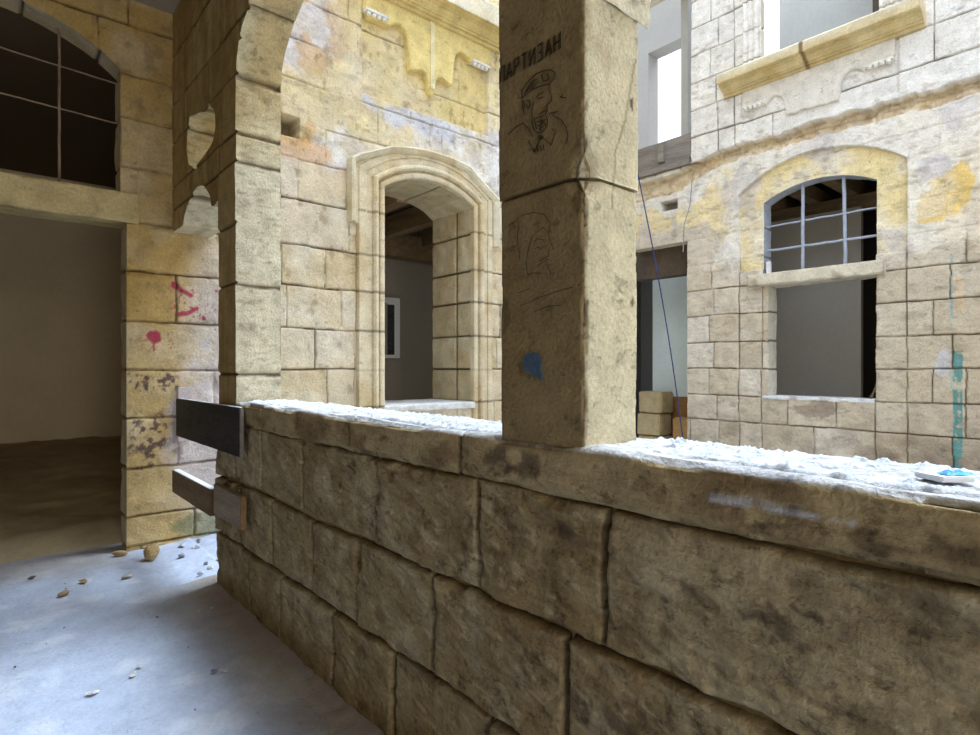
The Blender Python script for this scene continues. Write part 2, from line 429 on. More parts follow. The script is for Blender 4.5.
BJ = Blocks(LV_D, {}, seed=23, avg=3)
def jamb_D(u, z, t, nn):
    dz, du, r1, r2, r3 = BJ.at(z * 0 + .3, z)
    up = np.abs(nn[:, 1]) > .35
    ka = 1 - ss(.004, .014, np.where(up, np.abs((u % .42) - .21), dz))
    v = (1 - ss(.006, .02, np.abs(t - .25))) * (np.abs(u - 3.95) < .1) * (~up)
    J = np.maximum(ka, v)
    c = mixc(lin(202, 186, 152), lin(220, 206, 176), r2)
    c = mixc(c, lin(194, 168, 118), ss(.5, .7, fbm(t * 4, z * 3, seed=25)) * .5)
    c = mixc(c, lin(60, 48, 34), J * .85)
    b = (fbm(t * 10, z * 8, u * 5, seed=26) - .5) * .02 + J * .02 + (1 - ss(0, .05, dz)) * .004
    return b, c
U = lines([(-2.2, .05), (-.1, .02), (.05, .008), (4.35, .03), 6.86])
Z = lines([(-.02, .009), (5.25, .05), 6.6])
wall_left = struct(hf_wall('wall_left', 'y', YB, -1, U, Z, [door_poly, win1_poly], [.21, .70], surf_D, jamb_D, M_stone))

# ------------------------------------------------------------------ right wall: courtyard facade (plane x = 6.85)
XC = 6.85
LV_C = [0.0, .32, .655, .965, 1.29, 1.614, 1.950, 2.27, 2.60, 2.93, 3.25, 3.60, 3.90, 4.22, 4.56, 4.9, 5.25, 5.6, 5.95, 6.3]
BC = Blocks(LV_C, {2: [1.93, 2.516, 3.075, 3.35, 3.6, 1.3, 1.66, .8], 3: [1.93, 2.288, 2.789, 3.085, 3.35, 3.62, 1.209, 1.66, .6], 4: [1.66, 1.93, 3.085, 3.35, 3.72, 1.45, 1.2, .5], 5: [1.66, 1.93, 3.07, 3.35, 3.66, 1.3, .9],
                   6: [1.66, 1.93, 3.07, 3.35, 3.72, 1.45, .7], 7: [1.66, 1.93, 3.07, 3.35, 3.67, 1.32, .8], 8: [1.66, 3.35, 3.7, 1.2, .6], 9: [1.66, 3.35, 3.55, 1.35, .8], 10: [1.66, 3.35, 3.75, 1.1],
                   12: [3.5, 2.9, 1.4], 13: [3.6, 3.39, 2.95, 1.0], 14: [3.6, 3.39, 1.44, 1.0, .6], 15: [3.62, 3.39, 1.44], 16: [3.7, 3.39, 1.44], 17: [3.6, 3.39, 1.44], 18: [3.7, 3.39, 1.44]},
            seed=5, avg=.5, u0=-6.5, u1=5)
win2_poly = [(1.925, .97), (3.0, .97), (3.0, 2.3), (3.065, 2.33)] + arc(1.925, 3.065, 3.22, 3.37)
win2_out = [(1.66, 0.0), (3.345, 0.0)] + arc(1.66, 3.345, 3.36, 3.665)
door2_poly = [(4.02, -.2), (5.2, -.2), (5.2, 2.93), (4.02, 2.93)]
up1_poly = [(3.95, 3.92), (5.2, 3.92), (5.2, 6.45), (3.95, 6.45)]
up2_poly = [(1.885, 4.78), (3.07, 4.78), (3.07, 6.3), (1.885, 6.3)]
def surf_C(u, z):
    dz, du, r1, r2, r3 = BC.at(u, z)
    plast = ss(2.42, 2.62, z + (fbm(u * 3.3, z * 3.3, seed=104) - .5) * .5) * (1 - ss(3.86, 3.9, z))
    vis = 1 - .85 * plast
    jz = 1 - ss(.002, .010, dz); ju = 1 - ss(.002, .007, du)
    J = np.maximum(jz, ju) * vis
    h = (r1 - .5) * .016 * vis + (fbm(u * 6, z * 9, seed=109, o=5) - .5) * .022 + (fbm(u * 24, z * 40, seed=110, o=3) - .5) * .006 - J * .02
    h -= (1 - ss(0, .018, np.minimum(dz, du))) * .004 * vis
    J = J * (.25 + .75 * ss(.36, .55, fbm(u * 4, z * 4, seed=178, o=4)))
    pl = fbm(u * 1.5, z * 2.2, seed=121, o=6)
    h += plast * ss(.48, .505, pl) * .007
    io = inpoly(u, z, win2_out) & (z > 2.45)
    h -= io * .045
    io2 = inpoly(u, z, win2_out) & (z <= 2.45)
    h -= io2 * .008
    # broken string course: rough cavity
    zb = 3.885 - .16 * ss(3.4, 4.4, u); wz = .085 + .05 * ss(3.2, 4.4, u)
    nb = (fbm(u * 7, z * 3, seed=130, o=5) - .5) * .07
    zr = (z - zb + nb + (vn(u * 2.3, u * 0, seed=133) > .5) * .015) / wz
    cav = (1 - ss(.90, 1.0, zr)) * ss(-1.0, -.8, zr)
    h -= cav * .05 * (fbm(u * 26, z * 30, seed=134, o=3) - .4)
    h -= cav * ((.05 + .06 * ss(-1, 1, zr)) + .09 * (fbm(u * 9, z * 9, seed=131, o=4) - .5))
    h += ss(3.86, 4.0, z) * .02
    hole = (u > 4.16) & (u < 4.41) & (z > 3.38) & (z < 3.50)
    h -= hole * .16
    # left/right jamb bands of the upper window
    pr = (u > 1.72) & (u < 3.30) & (z > 4.02) & (z < 4.57)
    h -= pr * .022
    uj = (((u > 3.07) & (u < 3.27)) | ((u > 1.68) & (u < 1.885))) & (z > 4.8)
    h += uj * (.03 + .012 * np.sin(u * 95))
    c = mixc(lin(204, 191, 170), lin(236, 229, 218), r2)
    c = mixc(c, lin(214, 200, 178), ss(.55, .8, r1) * .7)
    c = mixc(c, lin(196, 178, 150), ss(.5, .72, fbm(u * 2, z * 2, seed=105, o=5)) * .5)
    # lower courses browner on the right, darker near the ground
    c = mixc(c, lin(192, 176, 148), (1 - ss(1.6, 2.3, u)) * (1 - ss(2.2, 3.3, z)) * .55)
    c = mixc(c, lin(200, 186, 162), (1 - ss(1.0, 2.6, z)) * .35)
    low = (1 - ss(.35, 1.05, z + (fbm(u * 3, z * 3, seed=106) - .5) * .5))
    c = mixc(c, lin(128, 112, 100), low * (.12 + .3 * (1 - ss(1.5, 2.2, u)) + .4 * ss(.4, .65, fbm(u * 5, z * 5, seed=107, o=5))))
    c = mixc(c, lin(120, 96, 84), blob(u, z, 2.5, .85, .22, .1, 140, .9, 12) * .5)
    up = ss(3.85, 3.95, z)
    c = mixc(c, mixc(lin(236, 232, 226), lin(246, 242, 234), r3), up * .8)
    pc = mixc(lin(240, 232, 210), lin(232, 226, 220), fbm(u * 2, z * 2, seed=141, o=6))
    pc = mixc(pc, lin(236, 214, 156), io * (.35 + .55 * ss(.35, .6, fbm(u * 3, z * 3, seed=142, o=5))))
    pc = mixc(pc, lin(238, 212, 140), ss(.5, .6, fbm(u * 1.7 + 9, z * 1.9, seed=143, o=5)) * ss(3.3, 3.6, u) * .6)
    pc = mixc(pc, lin(204, 196, 196), ss(.52, .62, fbm(u * 3.4, z * 2.4, seed=144, o=6)) * .6)
    pc = mixc(pc, lin(214, 186, 138), (1 - ss(1.0, 1.7, u)) * (1 - ss(2.9, 3.8, z)) * .4)
    c = mixc(c, pc, np.maximum(plast, io * .95))
    yb = mk([(1.23, 2.72), (1.60, 2.66), (1.56, 2.95), (1.40, 3.14), (1.20, 3.20), (1.12, 3.0)], u, z, .02, .06, 150)
    c = mixc(c, lin(236, 204, 130), yb * (.5 + .5 * ss(.35, .55, fbm(u * 6, z * 6, seed=151, o=4))))
    c = mixc(c, lin(196, 190, 196), blob(u, z, 1.45, 3.22, .18, .12, 152, .6, 8) * .6)
    c = mixc(c, lin(214, 188, 144), cav * (.45 + .5 * fbm(u * 6, z * 9, seed=132)))
    J = J * (1 - cav)
    c = mixc(c, lin(150, 134, 116), ss(.6, .78, fbm(u * 10, z * 18, seed=115, o=5)) * .4)
    # turquoise paint run
    tq = ((u > 1.222) & (u < 1.302)) * (1 - ss(1.43, 1.46, z + (fbm(u * 30, z * 5, seed=160) - .5) * .1)) * ss(.36, .46, fbm(u * 8, z * 8, seed=161, o=4) + .12)
    tq *= 1 - ((z > 1.10) & (z < 1.17)) * .8
    tq = tq * ss(.30, .5, fbm(u * 40, z * 16, seed=171, o=4) + .1)
    c = mixc(c, lin(78, 146, 144), tq * .85)
    c = mixc(c, lin(130, 180, 186), ((u > 1.296) & (u < 1.318) & (z > 1.1) & (z < 2.35)) * ss(.4, .55, fbm(u * 9, z * 6, seed=162)) * .6)
    c = mixc(c, lin(226, 192, 150), ((u > 1.215) & (u < 1.285) & (z > 1.85) & (z < 2.15)) * ss(.35, .55, fbm(u * 20, z * 20, seed=170)) * .6)
    c = mixc(c, lin(206, 210, 220), blob(u, z, 1.38, 1.33, .07, .14, 163, .5, 14) * .6)
    c = mixc(c, lin(96, 74, 52), J * .9)
    c = mixc(c, lin(90, 80, 62), hole * .7)
    return h, c
BCJ = Blocks(LV_C, {}, seed=29, avg=3)
def jamb_C(u, z, t, nn):
    dz, du, r1, r2, r3 = BCJ.at(z * 0 + .3, z)
    up = np.abs(nn[:, 1]) > .3
    J = (1 - ss(.004, .014, dz)) * (~up)
    c = mixc(lin(206, 196, 172), lin(224, 216, 196), r2)
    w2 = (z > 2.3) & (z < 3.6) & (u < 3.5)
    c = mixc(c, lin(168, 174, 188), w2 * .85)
    c = mixc(c, lin(80, 62, 46), J * .75)
    return (fbm(t * 9, z * 9, u * 6, seed=126) - .5) * .016 + J * .015, c
U = lines([(-6.5, .08), (.7, .009), (4.1, .02), 4.87])
Z = lines([(-.02, .05), (.40, .009), (5.3, .012), (6.2, .06), 7.0])
wall_right = struct(hf_wall('wall_right', 'x', XC, -1, U, Z, [win2_poly, door2_poly, up1_poly, up2_poly], [.23, .35, .4, .06], surf_C, jamb_C, M_stone))

# ------------------------------------------------------------------ arcade wall (gallery face x = 1.083, courtyard face x = 1.34)
XA, XB = 1.083, 1.34
LV_A = [1.27, 1.776, 2.12, 2.47, 2.635, 2.96, 3.24, 3.6, 3.95]
BA = Blocks(LV_A, {4: [3.73], 5: [3.66], 6: [3.95, 4.45], 7: [3.7, 4.25], 8: [4.0]}, seed=41, avg=.55, u0=-5, u1=5.2)
bay1 = [(3.73, .3), (4.95, .3), (4.95, 2.31), (4.55, 2.31), (4.52, 2.37), (4.44, 2.43), (4.32, 2.475), (4.19, 2.495), (4.08, 2.48), (3.99, 2.44), (3.92, 2.38), (3.87, 2.30), (3.80, 2.29), (3.76, 2.31), (3.735, 2.30)]
oculus = [(4.44, 2.80), (4.40, 2.70), (4.27, 2.635), (4.10, 2.655), (3.95, 2.675), (3.86, 2.70), (3.80, 2.77), (3.81, 2.84), (3.84, 2.89), (3.90, 2.93), (3.95, 2.97), (4.05, 2.955), (4.20, 2.98), (4.38, 3.02), (4.42, 2.96)]
bay2 = [(-2.3, .9), (3.42, .9)] + ell(1.21, 3.42, 2.96, .5) + [(1.205, 2.5), (.90, 2.5)] + ell(-2.3, .90, 2.2, 1.35)
bay4 = [(-4.9, .9), (-2.62, .9)] + ell(-4.9, -2.62, 2.9, .7)
def surf_A(u, z):
    dz, du, r1, r2, r3 = BA.at(u, z, .006)
    J = np.maximum(1 - ss(.003, .011, dz), (1 - ss(.003, .009, du)) * (z > 2.4))
    h = (r1 - .5) * .008 + (fbm(u * 9, z * 7, seed=209, o=5) - .5) * .010 - J * .015
    h -= ss(3.95, 4.0, z) * .03
    c = mixc(lin(186, 158, 104), lin(200, 176, 124), r2)
    c = mixc(c, lin(160, 130, 76), ss(.4, .7, fbm(u * 12, z * 1.6, seed=210, o=5)) * .6)
    c = mixc(c, lin(56, 44, 30), J * .85)
    return h, c
BAJ = Blocks([1.27, 1.776, 2.47, 2.63, 2.955, 3.27, 3.6], {}, seed=43, avg=9)
def jamb_A(u, z, t, nn):
    dz, du, r1, r2, r3 = BAJ.at(t * 1.0, z + .02 * t, .012)
    arcj = (z > 3.0) & (u > 1.0)
    a = np.arctan2(z - 2.6, u - 2.315)
    dj = np.where(arcj, np.abs(((a * 1.0 + .13) % .30) - .15) * 1.2, dz)
    J = 1 - ss(.005, .014, dj)
    wide = (1 - ss(.012, .032, np.abs(z - 2.945 + .015 * t))) * (np.abs(u - 3.42) < .06)
    c = mixc(lin(206, 188, 142), lin(218, 204, 166), r2)
    c = mixc(c, lin(222, 214, 192), (1 - ss(2.4, 2.7, z)) * .5)
    c = mixc(c, lin(188, 156, 92), ss(2.4, 2.9, z) * ss(.3, .7, fbm(t * 6, z * 3, seed=225, o=4)) * .6)
    c = mixc(c, lin(140, 120, 92), ss(.58, .7, fbm(t * 22, z * 60, seed=226, o=4)) * .4)
    c = mixc(c, lin(78, 60, 38), np.maximum(J, wide * .5) * .8)
    b = (fbm(t * 9, z * 7, u * 2, seed=227, o=5) - .5) * .022 + (fbm(t * 14, z * 60, seed=228, o=3) - .5) * .006 + J * .016 + wide * .015
    return b, c
U = lines([(-4.9, .05), (1.2, .02), (3.38, .009), 4.85])
Z = lines([(1.0, .012), (2.2, .009), (3.95, .02), (4.05, .05), 4.7])
front = hf_wall('wall_arcade', 'x', XA, -1, U, Z, [bay1, oculus, bay2, bay4], XB - XA, surf_A, jamb_A, M_near)
struct(front)
def surf_AB(u, z):
    h, c = surf_A(u, z); return h * 0.5, mixc(c, lin(214, 204, 180), np.full(u.shape, .7))
Ub = lines([(-4.9, .04), 4.85]); Zb = lines([(0.9, .04), 4.7])
back = hf_wall('rear_face', 'x', XB, 1, Ub, Zb, [bay1, oculus, bay2, bay4], 0, surf_AB, jamb_A, M_stone, front)
# top of the arcade wall
def quad_slab(name, x0, x1, y0, y1, z0, z1, mat, res=.15, col=(150, 140, 120), parent=None, amp=.0, seed=1):
    bm = bmesh.new()
    bmesh.ops.create_cube(bm, size=1)
    for v in bm.verts:
        v.co = Vector(((x0 + x1) / 2 + v.co.x * (x1 - x0), (y0 + y1) / 2 + v.co.y * (y1 - y0), (z0 + z1) / 2 + v.co.z * (z1 - z0)))
    me = bpy.data.meshes.new(name); bm.to_mesh(me); bm.free()
    ca = me.color_attributes.new('Col', 'FLOAT_COLOR', 'POINT')
    for d in ca.data: d.color = (*lin(*col), 1)
    me.materials.append(mat)
    o = bpy.data.objects.new(name, me); COL.objects.link(o)
    if parent: o.parent = parent
    return o
quad_slab('wall_top', XA + .02, XB - .01, -4.9, 4.83, 4.66, 4.71, M_stone, parent=front, col=(210, 200, 180))

# ------------------------------------------------------------------ rounded, weathered stone bars (perimeter x length)
def stone_bar(name, axis, a0, a1, b0, b1, w0, w1, rad, res, rw, disp, color, mat, parent=None, cap=True):
    """axis 'z': a=x, b=y; axis 'y': a=x, b=z ; axis 'x': a=y, b=z. w runs along axis."""
    pts = []; nr = []
    def seg(p, q, n):
        k = max(1, int(math.hypot(q[0] - p[0], q[1] - p[1]) / res))
        for i in range(k):
            t = i / k; pts.append((p[0] + (q[0] - p[0]) * t, p[1] + (q[1] - p[1]) * t)); nr.append(n)
    def cor(cx, cy, a):
        for i in range(5):
            t = a + math.pi / 2 * i / 5; pts.append((cx + rad * math.cos(t), cy + rad * math.sin(t))); nr.append((math.cos(t), math.sin(t)))
    r = rad
    seg((a0 + r, b0), (a1 - r, b0), (0, -1)); cor(a1 - r, b0 + r, -math.pi / 2)
    seg((a1, b0 + r), (a1, b1 - r), (1, 0)); cor(a1 - r, b1 - r, 0)
    seg((a1 - r, b1), (a0 + r, b1), (0, 1)); cor(a0 + r, b1 - r, math.pi / 2)
    seg((a0, b1 - r), (a0, b0 + r), (-1, 0)); cor(a0 + r, b0 + r, math.pi)
    P = np.array(pts); Nn = np.array(nr); n = len(P)
    W = np.linspace(w0, w1, max(2, int((w1 - w0) / rw)))
    m = len(W)
    A = np.repeat(P[:, 0][None], m, 0); B = np.repeat(P[:, 1][None], m, 0); WW = np.repeat(W[:, None], n, 1)
    NA = np.repeat(Nn[:, 0][None], m, 0); NB = np.repeat(Nn[:, 1][None], m, 0)
    d = disp(A, B, WW, NA, NB); c = color(A, B, WW, NA, NB)
    A2 = A + NA * d; B2 = B + NB * d
    def pos(a, b, w):
        if axis == 'z': return np.stack([a, b, w], -1)
        if axis == 'y': return np.stack([a, w, b], -1)
        return np.stack([w, a, b], -1)
    V = pos(A2, B2, WW).reshape(-1, 3); C = c.reshape(-1, 3)
    idx = np.arange(n * m).reshape(m, n); nx = np.roll(idx, -1, axis=1)
    F = [np.stack([idx[:-1], nx[:-1], nx[1:], idx[1:]], -1).reshape(-1, 4)]
    nv = n * m
    if cap:
        ca, cb = (a0 + a1) / 2, (b0 + b1) / 2
        for row, wv in ((0, w0), (m - 1, w1)):
            rows = [idx[row]]
            K = 5
            for k in range(1, K + 1):
                f = 1 - k / K * .98
                V = np.concatenate([V, pos(ca + (A2[row] - ca) * f, cb + (B2[row] - cb) * f, np.full(n, wv) + (rad * .25 if row else -rad * .25) * (1 if k > 1 else .6))])
                C = np.concatenate([C, c[row]]); rows.append(np.arange(nv, nv + n)); nv += n
            for k in range(K):
                r0, r1 = rows[k], rows[k + 1]
                F.append(np.stack([r0, np.roll(r0, -1), np.roll(r1, -1), r1], -1))
    return make_mesh(name, V, np.concatenate(F), C, mat, parent)

def rough_disp(amp, f=8, seed=0, chip=.03, jn=()):
    def fn(a, b, w, na, nb):
        x, y, z = a, b, w
        d = (fbm(x * f, y * f, z * f, seed=seed, o=5) - .5) * amp
        cor = np.minimum(1, 4 * np.abs(na * nb))           # 1 at rounded corners
        d -= cor * ss(.52, .75, fbm(x * 5, y * 5, z * 13, seed=seed + 3, o=5)) * chip
        for j in jn:
            d -= (1 - ss(.002, .010, np.abs(w - j(a, b)))) * .012
        return d
    return fn
def stone_color(c1, c2, seed=0, stain=(120, 98, 66), stain_amt=.5):
    c1 = lin(*c1); c2 = lin(*c2); s = lin(*stain)
    def fn(a, b, w, na, nb):
        c = mixc(c1, c2, fbm(a * 3, b * 3, w * 3, seed=seed, o=5))
        return mixc(c, s, ss(.55, .78, fbm(a * 7, b * 7, w * 7, seed=seed + 9, o=5)) * stain_amt)
    return fn

# ------------------------------------------------------------------ parapet
PY0, PY1 = -4.9, 3.76
LV_P = [.315, .652]
BP = Blocks(LV_P, {0: [-.4, .35, .85, 1.25, 1.765, 2.217, 2.77, 3.2], 1: [-.6, .22, .962, 1.52, 2.03, 2.437, 2.9, 3.35], 2: [-.75, .02, .843, 1.298, 1.881, 2.531, 3.04, 3.45]}, seed=61, avg=.6, u0=-5, u1=4)
def surf_P(u, z):
    dz, du, r1, r2, r3 = BP.at(u, z, .016)
    dtop = np.abs(z - .985 + (fbm(u * 4, z * 0, seed=302) - .5) * .02)
    dzz = np.minimum(dz, dtop)
    wj = .005 + .009 * fbm(u * 6, z * 3, seed=303, o=3)
    jz = 1 - ss(wj * .5, wj * 1.3, dzz)
    ju = 1 - ss(wj * .3, wj * 1.0, du)
    J = np.maximum(jz, ju)
    e = np.minimum(dzz, du)
    h = (r1 - .5) * .014 + (fbm(u * 5, z * 6, seed=309, o=5) - .5) * .022 - J * .035 - (1 - ss(0, .02, e)) * .005
    # tool marks: slanted furrows
    q = (u * .35 + z) * 26 + (r2 - .5) * 8
    h += (fbm(u * 9 , q, seed=310, o=3) - .5) * .006 * (.4 + r3)
    h += (fbm(u * 6 , (z + u * .12) * 90, seed=317, o=2) - .5) * .004 * ss(.3, .6, r1)
    ua, za = u * .94 + z * .34, z * .94 - u * .34
    h -= ss(.64, .74, fbm(ua * 7, za * 34, seed=318, o=4)) * .0035
    h -= ss(.66, .76, fbm(u * 26, z * 26, seed=319, o=3)) * .004
    h += (fbm(u * 55, z * 55, seed=311, o=3) - .5) * .004
    ch = ss(.58, .74, fbm(u * 7, z * 7, seed=312, o=4)) * (1 - ss(0, .06, e)); h -= ch * .02
    c = mixc(lin(168, 148, 108), lin(186, 168, 130), r2)
    c = mixc(c, lin(150, 126, 86), ss(.42, .7, fbm(u * 5, z * 2.2, seed=313, o=6)) * .7)
    c = mixc(c, lin(206, 192, 160), ss(.58, .75, fbm(u * 6, z * 6, seed=314, o=6)) * .4)
    c = mixc(c, lin(112, 92, 66), ss(.56, .72, fbm(u * 13, z * 17, seed=315, o=6)) * .38)
    c = mixc(c, lin(214, 198, 160), ss(.62, .70, fbm(ua * 16, za * 50, seed=331, o=4)) * .35)
    c = mixc(c, lin(104, 82, 54), ss(.60, .70, fbm(ua * 7, za * 34, seed=318, o=4)) * .3)
    dk = np.maximum.reduce([blob(u, z, .93, .48, .05, .05, 320, .8, 20), blob(u, z, .80, .52, .07, .05, 321, .9, 14), blob(u, z, .25, .62, .10, .045, 322, .9, 16),
                            blob(u, z, 1.05, .9, .13, .035, 323, .9, 16), blob(u, z, 1.18, .86, .04, .1, 324, .7, 14), blob(u, z, 1.34, .86, .035, .12, 325, .6, 14), blob(u, z, .5, .85, .12, .03, 326, 1, 14)])
    c = mixc(c, lin(84, 66, 54), dk * ss(.42, .6, fbm(u * 22, z * 30, seed=330, o=5)) * .6)
    low = 1 - ss(0, .16, z + (fbm(u * 6, z * 6, seed=316) - .5) * .08)
    c = mixc(c, lin(136, 112, 76), low * .6)
    c = mixc(c, lin(58, 44, 30), J * .9)
    return h, c
par = thing('stone_parapet', 'long brown limestone block parapet wall running along the gallery floor under the pillar', 'parapet', (1.2, 0, 0))
U = lines([(PY0, .05), (-.3, .0085), (2.2, .012), PY1]); Z = lines([(-.02, .007), .984])
pf = hf_wall('block_face', 'x', XA, -1, U, Z, [], 0, surf_P, jamb_A, M_par)
pb = quad_slab('core', XA + .03, XB, PY0, PY1, 0, .99, M_near, col=(180, 160, 120))
def cop_disp(a, b, w, na, nb):
    d = (fbm(a * 9, b * 9, w * 5, seed=401, o=5) - .5) * .022
    cor = np.minimum(1, 4 * np.abs(na * nb)) + (nb > .9) * 0
    d -= cor * ss(.4, .75, fbm(a * 3, b * 3, w * 4.5, seed=402, o=5)) * .035
    for j in (-.9, .15, 1.38, 2.05, 3.0): d -= (1 - ss(.002, .012, np.abs(w - j + .012 * (fbm(a * 12, b * 12, w * 8, seed=403) - .5)))) * .014
    d += (na < -.5) * ((fbm(w * 3, b * 3, seed=404, o=4) - .35) * .02)
    return d
def cop_col(a, b, w, na, nb):
    c = mixc(lin(176, 152, 108), lin(196, 176, 134), fbm(a * 3, b * 3, w * 3, seed=410, o=5))
    c = mixc(c, lin(120, 94, 62), ss(.5, .7, fbm(b * 8, w * 6, seed=411, o=6)) * .65)
    bl = blob(w, b, 1.16, 1.05, .16, .04, 412, .8, 14) + blob(w, b, .35, 1.03, .2, .03, 413, .9, 12)
    c = mixc(c, lin(84, 66, 52), np.clip(bl, 0, 1) * ss(.42, .6, fbm(w * 22, b * 30, seed=414, o=5)) * .7)
    c = mixc(c, lin(214, 214, 216), (nb > .5) * .8)
    c = mixc(c, lin(214, 216, 222), (na < -.2) * line_m(w, b + .006 * fbm(w * 20, b * 5, seed=415), [(.58, 1.052), (.34, 1.050)], .006) * ss(.3, .5, fbm(w * 30, b * 30, seed=416)) * .8)
    for j in (-.9, .15, 1.38, 2.05, 3.0): c = mixc(c, lin(60, 46, 32), (1 - ss(.002, .010, np.abs(w - j))) * .7 * (nb < .5))
    return c
cop = stone_bar('coping', 'y', XA - .008, XB + .03, .980, 1.112, PY0, 3.40, .02, .009, .010, cop_disp, cop_col, M_par)
adopt(par, pf, pb, cop)

# white dust and crumbs on the coping, either side of the pillar
def dust(name, y0, y1, label, seed, z0=1.108):
    W = np.arange(y0, y1, .006); X = np.arange(XA - .01, XB + .035, .006)
    yy, xx = np.meshgrid(W, X, indexing='ij')
    edge = .022 + .05 * fbm(yy * 5, yy * 0, seed=seed, o=5)
    f = ss(0, .02, xx - XA - edge + .02) * ss(0, .012, XB + .032 - xx) * ss(0, .02, yy - y0 - .01 * fbm(xx * 30, yy * 0, seed=seed + 1)) * ss(0, .03, y1 - yy)
    crumb = ss(.62, .80, fbm(xx * 70, yy * 70, seed=seed + 2, o=3)) * .006 + ss(.70, .8, fbm(xx * 30, yy * 30, seed=seed + 3, o=2)) * .006
    zz = z0 - .014 + f * (.020 + crumb + (fbm(xx * 8, yy * 8, seed=seed + 4) - .5) * .006)
    c = mixc(lin(206, 209, 215), lin(236, 236, 238), fbm(xx * 30, yy * 30, seed=seed + 5, o=4))
    c = mixc(c, lin(120, 118, 122), ss(.66, .74, fbm(xx * 75, yy * 45, seed=seed + 6, o=3)) * .6)
    V = np.stack([xx, yy, zz], -1).reshape(-1, 3); n, m = xx.shape; idx = np.arange(n * m).reshape(n, m)
    keepc = (f[:-1, :-1] > .12)
    k = np.nonzero(keepc.ravel())[0]; i, j = k // (m - 1), k % (m - 1)
    F = np.stack([idx[i, j], idx[i, j + 1], idx[i + 1, j + 1], idx[i + 1, j]], -1)
    o = make_mesh(name, V, F, c.reshape(-1, 3), M_dust)
    return tag(o, label, 'dust', kind='stuff')
dust('stone_dust', -1.6, .905, 'white stone dust and crumbs on the parapet top right of the pillar', 500)
dust('stone_dust', 1.205, 3.385, 'white stone dust on the parapet top between the arch pier and the pillar', 520)

# ------------------------------------------------------------------ pillar with scratched drawings
pil = thing('stone_pillar', 'square limestone pillar standing on the parapet with scratched drawings and lettering', 'pillar', (1.2, 1.05, 1.1))
def pil_disp(seed):
    base = rough_disp(.008, 7, seed, .022)
    return base
def pil_col(a, b, w, na, nb):
    c = mixc(lin(196, 180, 142), lin(212, 200, 168), fbm(a * 3, b * 3, w * 2, seed=601, o=5))
    c = mixc(c, lin(168, 146, 104), ss(.55, .75, fbm(a * 6, b * 6, w * 4, seed=602, o=5)) * .5)
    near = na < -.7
    c = mixc(c, lin(150, 126, 82), near * .85)  # gallery side coloured darker and browner, painting in its shade
    c = mixc(c, lin(96, 78, 52), (near * blob(b, w, 1.185, 1.44, .02, .06, 603, .7, 30) + blob(b, w, .915, 1.70, .03, .04, 604, .8, 20) * near) * .55)
    c = mixc(c, lin(80, 62, 44), (nb < -.5) * blob(a, w, 1.275, 1.47, .008, .014, 605, .2) * .9)
    c = mixc(c, lin(80, 62, 44), (nb < -.5) * blob(a, w, 1.27, 1.98, .008, .018, 606, .2) * .9)
    crack = line_m(a * 1.0, w, [(1.285, 2.1), (1.24, 1.93), (1.2, 1.84), (1.19, 1.7)], .0035) * (nb < -.5)
    c = mixc(c, lin(120, 102, 74), crack * .6)
    return c
def lower_d(a, b, w, na, nb):
    d = pil_disp(620)(a, b, w, na, nb)
    # broken corner at the top towards the camera
    d -= (1 - ss(0, .07, np.hypot(a - XA, (b - .905)))) * ss(1.70, 1.755, w) * .03
    return d
def upper_d(a, b, w, na, nb):
    d = pil_disp(640)(a, b, w, na, nb)
    d -= (1 - ss(0, .05, np.hypot(a - XA, (b - .905)))) * (1 - ss(1.775, 1.83, w)) * .035
    return d
JZ = 1.755
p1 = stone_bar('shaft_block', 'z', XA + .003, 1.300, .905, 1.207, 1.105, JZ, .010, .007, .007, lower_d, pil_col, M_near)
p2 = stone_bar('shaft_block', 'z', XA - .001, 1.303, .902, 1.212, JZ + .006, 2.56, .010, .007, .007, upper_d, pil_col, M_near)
adopt(pil, p1, p2)

def tubes(name, polys, rad, mat, parent=None, seg=5):
    V = []; F = []
    for pl in polys:
        P = [Vector(p) for p in pl]; r0 = len(V)
        for i, p in enumerate(P):
            t = (P[min(i + 1, len(P) - 1)] - P[max(i - 1, 0)])
            if t.length < 1e-9: t = Vector((0, 0, 1))
            t.normalize(); a = t.orthogonal().normalized() if i == 0 else (a - t * a.dot(t)).normalized()
            b = t.cross(a)
            for k in range(seg):
                an = 2 * math.pi * k / seg; V.append(p + (a * math.cos(an) + b * math.sin(an)) * rad)
        for i in range(len(P) - 1):
            for k in range(seg):
                k2 = (k + 1) % seg; F.append((r0 + i * seg + k, r0 + i * seg + k2, r0 + (i + 1) * seg + k2, r0 + (i + 1) * seg + k))
    return make_mesh(name, [tuple(v) for v in V], F, None, mat, parent)
def rayx(x, y, a):
    u = (x - 490) / FPX; dx = math.cos(YAW) + math.sin(YAW) * u; dy = math.sin(YAW) - math.cos(YAW) * u; t = a / dx
    return (a, dy * t, 1.3 - (y - 368) / FPX * t)
XS = XA - .003
